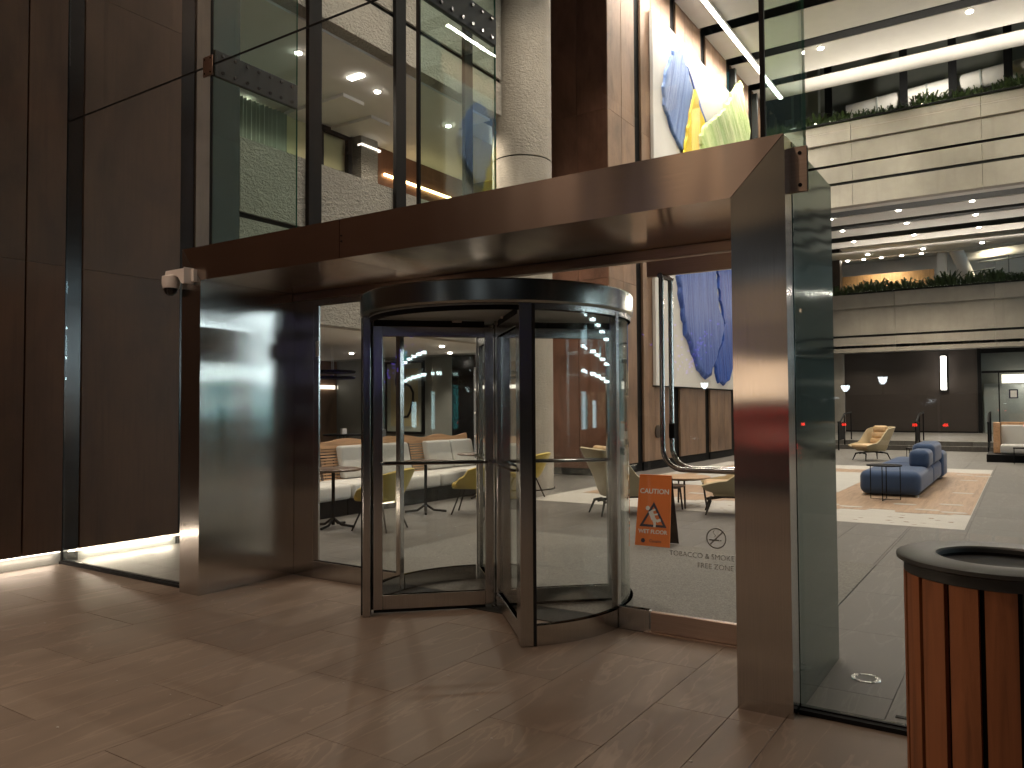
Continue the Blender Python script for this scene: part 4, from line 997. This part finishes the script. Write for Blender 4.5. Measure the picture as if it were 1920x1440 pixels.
tripod_table(-4.95, 23.2, .42, .42, 'table_wood', 'dark round coffee table beside the far beige lounge chair', 4, .3)

# ------------------------------------------------------------------ blue sofa and wire table
sf = thing('modular_sofa', 'rounded blue modular sofa standing on the patterned floor inlay', 'sofa', (-1.9, 16.5, 0))
def bl(nm, x0, x1, y0, y1, z0, z1, r): part(nm, B().blob(x0, x1, y0, y1, z0, z1, r, 5), 'blue', sf)
bl('seat_block', -2.37, -1.43, 14.35, 16.55, .03, .43, .12)
bl('seat_block', -2.37, -1.43, 16.57, 18.75, .03, .43, .12)
bl('back_block', -1.76, -1.425, 15.7, 16.52, .38, .72, .10)
bl('back_block', -1.80, -1.41, 16.60, 18.1, .40, .80, .10)
bl('arm_block', -1.72, -1.38, 18.12, 18.95, .05, .58, .09)
part('foot', B().cyl(-1.5, 18.6, 0, .03, .03, 10).cyl(-2.3, 14.45, 0, .03, .03, 10).cyl(-1.5, 14.45, 0, .03, .03, 10).cyl(-2.3, 18.6, 0, .03, .03, 10), 'white_plastic', sf)
wt = thing('wire_side_table', 'round black wire side table in front of the blue sofa', 'table', (-1.9, 13.8, 0))
part('top', B().lathe([(0, .55), (.26, .55), (.265, .56), (.26, .57), (0, .57)], 0, 0, 32), 'black', wt, True)
part('wire_base', B().tube([(-.22, .1, .55), (-.22, .1, .01), (0, .02, .008), (.22, .1, .01), (.22, .1, .55)], .008, 6).tube([(0, -.22, .55), (0, -.22, .01), (0, .22, .01), (0, .22, .55)], .008, 6), 'black', wt, True)
wt2 = thing('wire_side_table', 'low black wire table behind the blue sofa', 'table', (-2.3, 23.0, 0))
part('top', B().box(-.3, .3, -.3, .3, .40, .42), 'black', wt2, True)
for sx in (-1, 1):
    for sy in (-1, 1): part('leg', B().tube([(.28*sx, .28*sy, .4), (.28*sx, .28*sy, 0)], .009, 6), 'black', wt2, True)
# far right bench on platform
fb = thing('far_sofa', 'long grey sofa with oak end standing on a black platform at the far right', 'sofa', (.1, 25, 0))
part('platform', B().box(-.86, 3.2, 24.6, 26.4, 0, .2), 'black', fb)
part('seat_cushion', B().blob(-.55, 3.0, 24.9, 25.7, .21, .46, .05), 'lightgrey', fb)
part('back_cushion', B().blob(-.55, 3.0, 25.7, 25.95, .40, .98, .04), 'lightgrey', fb)
part('oak_end', B().bbox(-.72, -.56, 25.5, 26.1, .201, 1.05, .01), 'ply', fb)
part('back_rail', B().bbox(-.55, 3.0, 25.96, 26.02, .201, 1.06, .01), 'ply', fb)
wt3 = copy_tree(wt2, (.05, 24.25, 0), 0, 'low black wire table before the far grey sofa')

# ================================================================== WET FLOOR SIGN
sg = thing('wet_floor_sign', 'orange CAUTION WET FLOOR A-frame sign standing inside on the carpet edge', 'sign', (-3.39, 8.02, 0.01), R(2))
H_ = .745
def board(y_foot, y_top, mat, nm):
    b = B(); t = .006
    vs = [(-.198, y_foot-t, 0), (.198, y_foot-t, 0), (.182, y_top-t, H_), (-.182, y_top-t, H_)]; vs += [(x, y+2*t, z) for x, y, z in vs]
    b.add(vs, [(0, 1, 2, 3), (7, 6, 5, 4), (0, 4, 5, 1), (1, 5, 6, 2), (2, 6, 7, 3), (3, 7, 4, 0)]); return part(nm, b, mat, sg, True)
fb_ = board(-.13, -.005, 'orange', 'front_board'); board(.16, .008, 'black', 'rear_board')
part('hinge_top', B().box(-.182, .182, -.012, .016, H_, H_+.012), 'orange', sg, True)
ang = math.atan2(.125, H_)
def on_board(me, mat, nm):
    # lay a flat print (x right, y up from the foot) onto the leaning front face
    m4 = Matrix.Translation((0, -.1385, 0)) @ Matrix.Rotation(R(90)-ang, 4, 'X'); xf(me, m4); me.materials.clear(); me.materials.append(M[mat])
    return part(nm, me, None, fb_, True)
def tm(txt, size, y, mat, x=0, align='CENTER', bold=0.0):
    me = text_mesh(txt, size, .0006, align, bold); xf(me, Matrix.Translation((x, y, 0))); on_board(me, mat, 'lettering')
tm('CAUTION', .074, .565, 'white_print', bold=.0018); tm('WET FLOOR', .058, .135, 'white_print', bold=.0015); tm('Cousins', .042, .042, 'navy_print', .035)
def flat_poly(polys, mat, nm, z=.0008):
    b = B()
    for p in polys: b.add([(x, y, z) for x, y in p], [tuple(range(len(p)))])
    on_board(b.mesh(nm), mat, nm)
T = [(-.155, .205), (.155, .205), (0, .475)]
def inset(poly, k):
    cx = sum(p[0] for p in poly)/3; cy2 = sum(p[1] for p in poly)/3; return [(cx+(x-cx)*k, cy2+(y-cy2)*k) for x, y in poly]
T2 = inset(T, .72); flat_poly([[T[i], T[(i+1) % 3], T2[(i+1) % 3], T2[i]] for i in range(3)], 'navy_print', 'triangle_border')
def seg(p, q, w): 
    d = Vector((q[0]-p[0], q[1]-p[1])).normalized(); n_ = Vector((-d.y, d.x))*w/2; return [(p[0]+n_.x, p[1]+n_.y), (p[0]-n_.x, p[1]-n_.y), (q[0]-n_.x, q[1]-n_.y), (q[0]+n_.x, q[1]+n_.y)]
fig = [seg((-.035, .375), (.005, .285), .05), seg((.0, .30), (.04, .265), .034), seg((.04, .268), (.085, .285), .03), seg((.0, .295), (.022, .24), .03), seg((.022, .245), (.018, .205), .028), seg((-.03, .37), (.02, .395), .02), seg((.0, .335), (.05, .345), .018)]
flat_poly(fig, 'white_print', 'falling_figure', .0016)
flat_poly([[(-.068+.024*math.cos(k*math.pi/8), .405+.024*math.sin(k*math.pi/8)) for k in range(16)]], 'white_print', 'figure_head', .0016)
flat_poly([[(-.105+.026*math.cos(k*math.pi/3), .055+.026*math.sin(k*math.pi/3)) for k in range(6)]], 'navy_print', 'hexagon_logo')

# ================================================================== LITTER BIN
TX, TY = -.0776, 3.371
bn = thing('litter_bin', 'round charcoal litter bin with reddish wooden slats, cut by the right edge', 'bin', (TX, TY, 0), 0)
part('rim', B().lathe([(.207, .90), (.207, .945), (.213, .952), (.338, .952), (.347, .946), (.347, .932), (.338, .926), (.30, .922), (.207, .90)], 0, 0, 96), 'bin_metal', bn, True)
part('liner', B().lathe([(.206, .93), (.204, .3), (0, .3)], 0, 0, 48), 'black', bn, True)
part('inner_body', B().cyl(0, 0, .03, .92, .295, 48), 'black', bn, True)
part('base', B().lathe([(0, .0), (.31, .0), (.325, .01), (.325, .06), (0, .06)], 0, 0, 64), 'bin_metal', bn, True)
part('top_band', B().lathe([(.30, .885), (.322, .885), (.322, .925), (.30, .925)], 0, 0, 64), 'bin_metal', bn, True)
# two plain metal staves, five wooden slats between them all the way round
for grp in range(3):
    base_a = 281+grp*120
    part('metal_stave', B().arcbox(.30, .325, .061, .884, base_a+.4, base_a+19, 6), 'bin_metal', bn, True)
    for k in range(5):
        a0 = base_a+21+k*20
        part('slat', B().arcbox(.303, .323, .061, .884, a0, a0+16.6, 5), 'bin_wood', bn, True)

# ================================================================== SECURITY CAMERA AND FLOOR SOCKET
sc_ = thing('security_camera', 'white dome security camera on a bracket at the left portal corner', 'security camera', (-5.87, 3.84, 2.6))
part('bracket', B().prism([(-5.985, 2.645), (-5.975, 2.668), (-5.70, 2.668), (-5.70, 2.545), (-5.755, 2.545), (-5.80, 2.60), (-5.86, 2.625), (-5.985, 2.63)], 'y', 3.82, 3.86), 'white_plastic', sc_)
part('wall_plate', B().bbox(-5.70, -5.692, 3.80, 3.898, 2.54, 2.672, .002).box(-5.692, -5.66, 3.865, 3.899, 2.56, 2.66), 'white_plastic', sc_)
part('housing', B().lathe([(0, 2.628), (.05, 2.627), (.071, 2.618), (.073, 2.56), (.066, 2.522), (.05, 2.52)], -5.93, 3.84, 32), 'white_plastic', sc_)
part('dome', B().lathe([(.056, 2.521), (.055, 2.505), (.044, 2.478), (.02, 2.46), (0, 2.457)], -5.93, 3.84, 24), 'dome', sc_)
fs_ = thing('floor_socket', 'round metal cleanout cover set in the lobby tiles by the right glass', 'floor cover', (-.76, 4.70, 0))
part('cover_ring', B().lathe([(.055, .001), (.055, .005), (.075, .005), (.077, .001)], 0, 0, 32), 'steel_door', fs_, True)
part('cover_plate', B().cyl(0, 0, .0008, .003, .055, 28), 'grey_dark', fs_, True)
tag(part('slot_drain', B().box(-.55, 1.2, 4.19, 4.22, .0006, .004), 'black'), 'short black slot grille in the floor behind the right glass', 'grille')

# ================================================================== OUTSIDE: SOFFIT LIGHTS AND STREET BEHIND THE CAMERA
sof = structure('entrance_soffit', B().box(-8.0, 8, -3.0, 4.0, 8.2, 8.4), 'soffit_dark')
for x, y in ((-6.3, 1.2), (-3.3, 1.2), (-.3, 1.2), (-6.3, -1.6), (-3.3, -1.6), (-.3, -1.6)):
    pw_ = {-6.3: 360, -3.3: 240, -.3: 28}[x]
    down(x, y, 8.19, 'warm downlight in the outside soffit, %s of the %s row' % ({-6.3: 'left', -3.3: 'middle', -.3: 'right'}[x], 'front' if y > 0 else 'rear'), 'outside soffit downlights', pw_*1.08, 125, (1, .70, .50), 1.6)
def building(x0, x1, y, h, label, rows, cols, mats, seed):
    rnd = random.Random(seed); t = thing('street_building', label, 'building', ((x0+x1)/2, y, 0))
    part('wall', B().box(x0, x1, y-8, y, 0, h), 'brick_far', t)
    lit_ = {m: B() for m in mats}
    cw = (x1-x0)/cols; rh = (h-6.8)/rows
    k = 0
    for r in range(rows):
        for c in range(cols):
            if rnd.random() < .3 and not -9.5 < x0+(c+.5)*cw < 2:
                part('window', B().box(x0+c*cw+cw*.18, x0+(c+1)*cw-cw*.18, y+.001, y+.05, 6.6+r*rh, 6.6+r*rh+rh*.5), rnd.choice(mats), t)
    return t
def shop_row(t, y, x0, x1):
    x = x0
    while x < x1-2:
        part('shop_window', B().box(x+.15, x+3.1, y+.001, y+.06, 1.7, 3.7), 'e_shop', t); x += 3.4
    part('sign_band', B().box(x0, x1, y+.001, y+.07, 5.75, 5.9), 'e_shop', t)
BL = []
BL.append(building(-40, -18, -26, 18, 'pale office block with lit windows across the street, left of the tower', 5, 8, ['e_window', 'e_window', 'e_window2'], 1))
b_t = building(-16, 2, -28, 26, 'tall lit office tower straight across the street', 8, 7, ['e_window', 'e_window2', 'e_teal'], 2)
b_s = building(5, 30, -26, 14, 'low shop building with warm and teal windows across the street', 3, 8, ['e_window2', 'e_teal', 'e_window'], 3)
shop_row(b_t, -28, -11.6, -8.2)
part('added_glow_strip', B().box(-13.15, -12.75, -27.999, -27.95, 11, 16), 'e_shop', b_t)  # unseen glow added to draw a warm streak on the lintel
part('added_glow_strip', B().box(-18.7, -18.25, -25.999, -25.95, 10.5, 16), 'e_shop', BL[0])  # second added glow for the other lintel streak
lp = thing('street_lamp', 'street lamp with cold white head', 'street lamp', (0, 0, 0), 0, 'street lamps across the road')
part('pole', B().tube([(0, 0, 0), (0, 0, 2.3)], [.06, .04], 10), 'black', lp, True)
part('lamp_head', B().lathe([(.0, 2.62), (.2, 2.58), (.21, 2.55), (.06, 2.54)], 0, 0, 20), 'black', lp, True)
part('lens', B().lathe([(.05, 2.30), (.12, 2.40), (.15, 2.535), (0, 2.536)], 0, 0, 16), 'e_white', lp, True)
lp.location = (-3.85, -20, -.05); lp['label'] = 'low street lamp with cold white head, the highest one'
for k, (x, y, q) in enumerate(((-5.02, -20.1, .9), (-1.62, -20.0, .77), (-17, -20, 1), (7, -20, 1), (-10.5, -20, 1))):
    c = copy_tree(lp, (x, y, -.05), None, 'low street lamp with cold white head across the road, %s' % ('second one', 'lowest one', 'opposite the bronze wall', 'farthest right', 'left of the tower')[k]); c.scale = (1, 1, q)
def car(x, y, label, tail=True):
    t = thing('parked_car', label, 'car', (x, y, -.14))
    part('body', B().prism([(-2.2, .35), (2.2, .35), (2.25, .75), (1.5, .9), (.8, 1.42), (-.9, 1.42), (-1.7, .95), (-2.2, .85)], 'y', -.85, .85), 'car', t, True)
    part('side_window', B().prism([(-1.3, .95), (1.2, .95), (.7, 1.36), (-.8, 1.36)], 'y', -.856, .856), 'black_gloss', t, True)
    for a in (-1.4, 1.4):
        for s in (-1, 1): part('wheel', B().tube([(a, s*.72, .33), (a, s*.88, .33)], .33, 18), 'black', t, True)
    for s in (-.6, .6): part('tail_light', B().bbox(-2.26, -2.19, s-.18, s+.18, .62, .76, .01), 'e_red', t, True)
    part('tail_light', B().bbox(-1.9, -1.2, .853, .87, .6, .68, .004), 'e_red', t, True)
    return t
def van(x, label, bar=False):
    t = thing('parked_van', label, 'van', (x, -13.0, -.14))
    part('body', B().bbox(-.92, .92, -4.6, 0, .35, 1.95, .12, 3), 'car', t, True)
    part('rear_window', B().box(-.7, .7, .001, .012, 1.35, 1.8), 'black_gloss', t, True)
    for sx in (-.8, .8):
        part('tail_light', B().bbox(sx-.055, sx+.055, .0, .03, 1.17, 1.235, .01), 'e_red', t, True)
        for yy3 in (-3.7, -.9): part('wheel', B().tube([(sx*1.0, yy3, .34), (sx*1.14, yy3, .34)], .34, 18), 'black', t, True)
    if bar: part('brake_bar', B().bbox(-.65, .65, .002, .03, 1.07, 1.11, .01), 'e_brake', t, True)
    part('number_plate', B().box(-.25, .25, .001, .015, .7, .82), 'white_plastic', t, True)
    return t
van(-5.6, 'dark van with a wide red brake bar stopped behind the viewer, farthest left', True); van(-3.0, 'dark van with two red tail lights stopped behind the viewer, middle'); van(-.75, 'dark van with two red tail lights stopped behind the viewer, right')
car(-10, -11, 'dark car with red tail lights waiting on the street behind the viewer'); car(5, -11, 'dark car with red lights on the street, further right'); car(-19, -11.5, 'dark car with red lights at the far left of the street')
rnd = random.Random(11)
for k, x in enumerate((-13, -7.2, 3.4, 9)):
    t = thing('street_tree', 'bare street tree wound with tiny white lights, number %s along the kerb' % ('one', 'two', 'three', 'four')[k], 'tree', (x, -9, 0))
    part('trunk', B().tube([(0, 0, 0), (.03, 0, 1.2), (0, .04, 2.3)], [.1, .08, .06], 8), 'trunk', t, True)
    cr = B(); lt = B()
    for i in range(14):
        a = rnd.uniform(0, 6.28); e = rnd.uniform(.5, 1.2); L = rnd.uniform(1.0, 1.9)
        p1 = Vector((math.cos(a)*math.cos(e)*L, math.sin(a)*math.cos(e)*L, 2.2+math.sin(e)*L)); p0 = Vector((0, 0, 2.1))
        cr.tube([p0, p0.lerp(p1, .5)+Vector((rnd.uniform(-.1, .1), 0, .1)), p1], [.04, .025, .01], 5)
        for q in range(5):
            p = p0.lerp(p1, .3+.7*q/4); lt.bbox(p.x-.022, p.x+.022, p.y-.022, p.y+.022, p.z+.02, p.z+.064, .006)
    part('crown', cr, 'trunk', t, True); tag(part('string_lights', lt, 'e_violet' if k in (1, 3) else 'e_white', t, True), kind='stuff')

def reflection_building(x, y0, y1, label):  # unseen building, added so its lit windows mirror in the portal steel
    t = thing('street_building', label, 'building', (x, (y0+y1)/2, 0)); rnd = random.Random(5)
    part('wall', B().box(x, x+8, y0, y1, 0, 16), 'brick_far', t)
    y = y0+.5; k = 0
    while y < y1-2.5:
        for z, h in ((.6, 2.2), (4.3, 1.1), (7.4, 1.1)):
            if rnd.random() < .62: part('window', B().box(x-.05, x-.001, y, y+rnd.uniform(.7, 2.0), z, z+h*rnd.uniform(.5, 1)), rnd.choice(['e_side_teal', 'e_side', 'e_side', 'e_shop']), t)
        y += 2.7; k += 1
    for z, y2, y3 in ((3.05, 5, 44), (4.1, 8, 44), (5.6, 5, 44)): part('light_strip', B().box(x-.08, x-.055, y2, y3, z, z+.14), 'e_strip', t)  # long glowing strips added for wavy bands in the left portal return
    return t
reflection_building(24, -6, 44, 'unseen building added for teal and white reflections, right of the atrium')

gr_ = B(); rnd = random.Random(21)
for i in range(34):
    x, y = rnd.uniform(-6.5, -1), rnd.uniform(1.2, 4.6); q = rnd.uniform(.003, .008)
    gr_.prism([(x-q, y), (x, y-q*.7), (x+q*1.2, y+q*.2), (x+q*.2, y+q)], 'z', .0005, .003)
structure('pavement_grit', gr_, 'rug_white'); bpy.data.objects['pavement_grit']['kind'] = 'stuff'
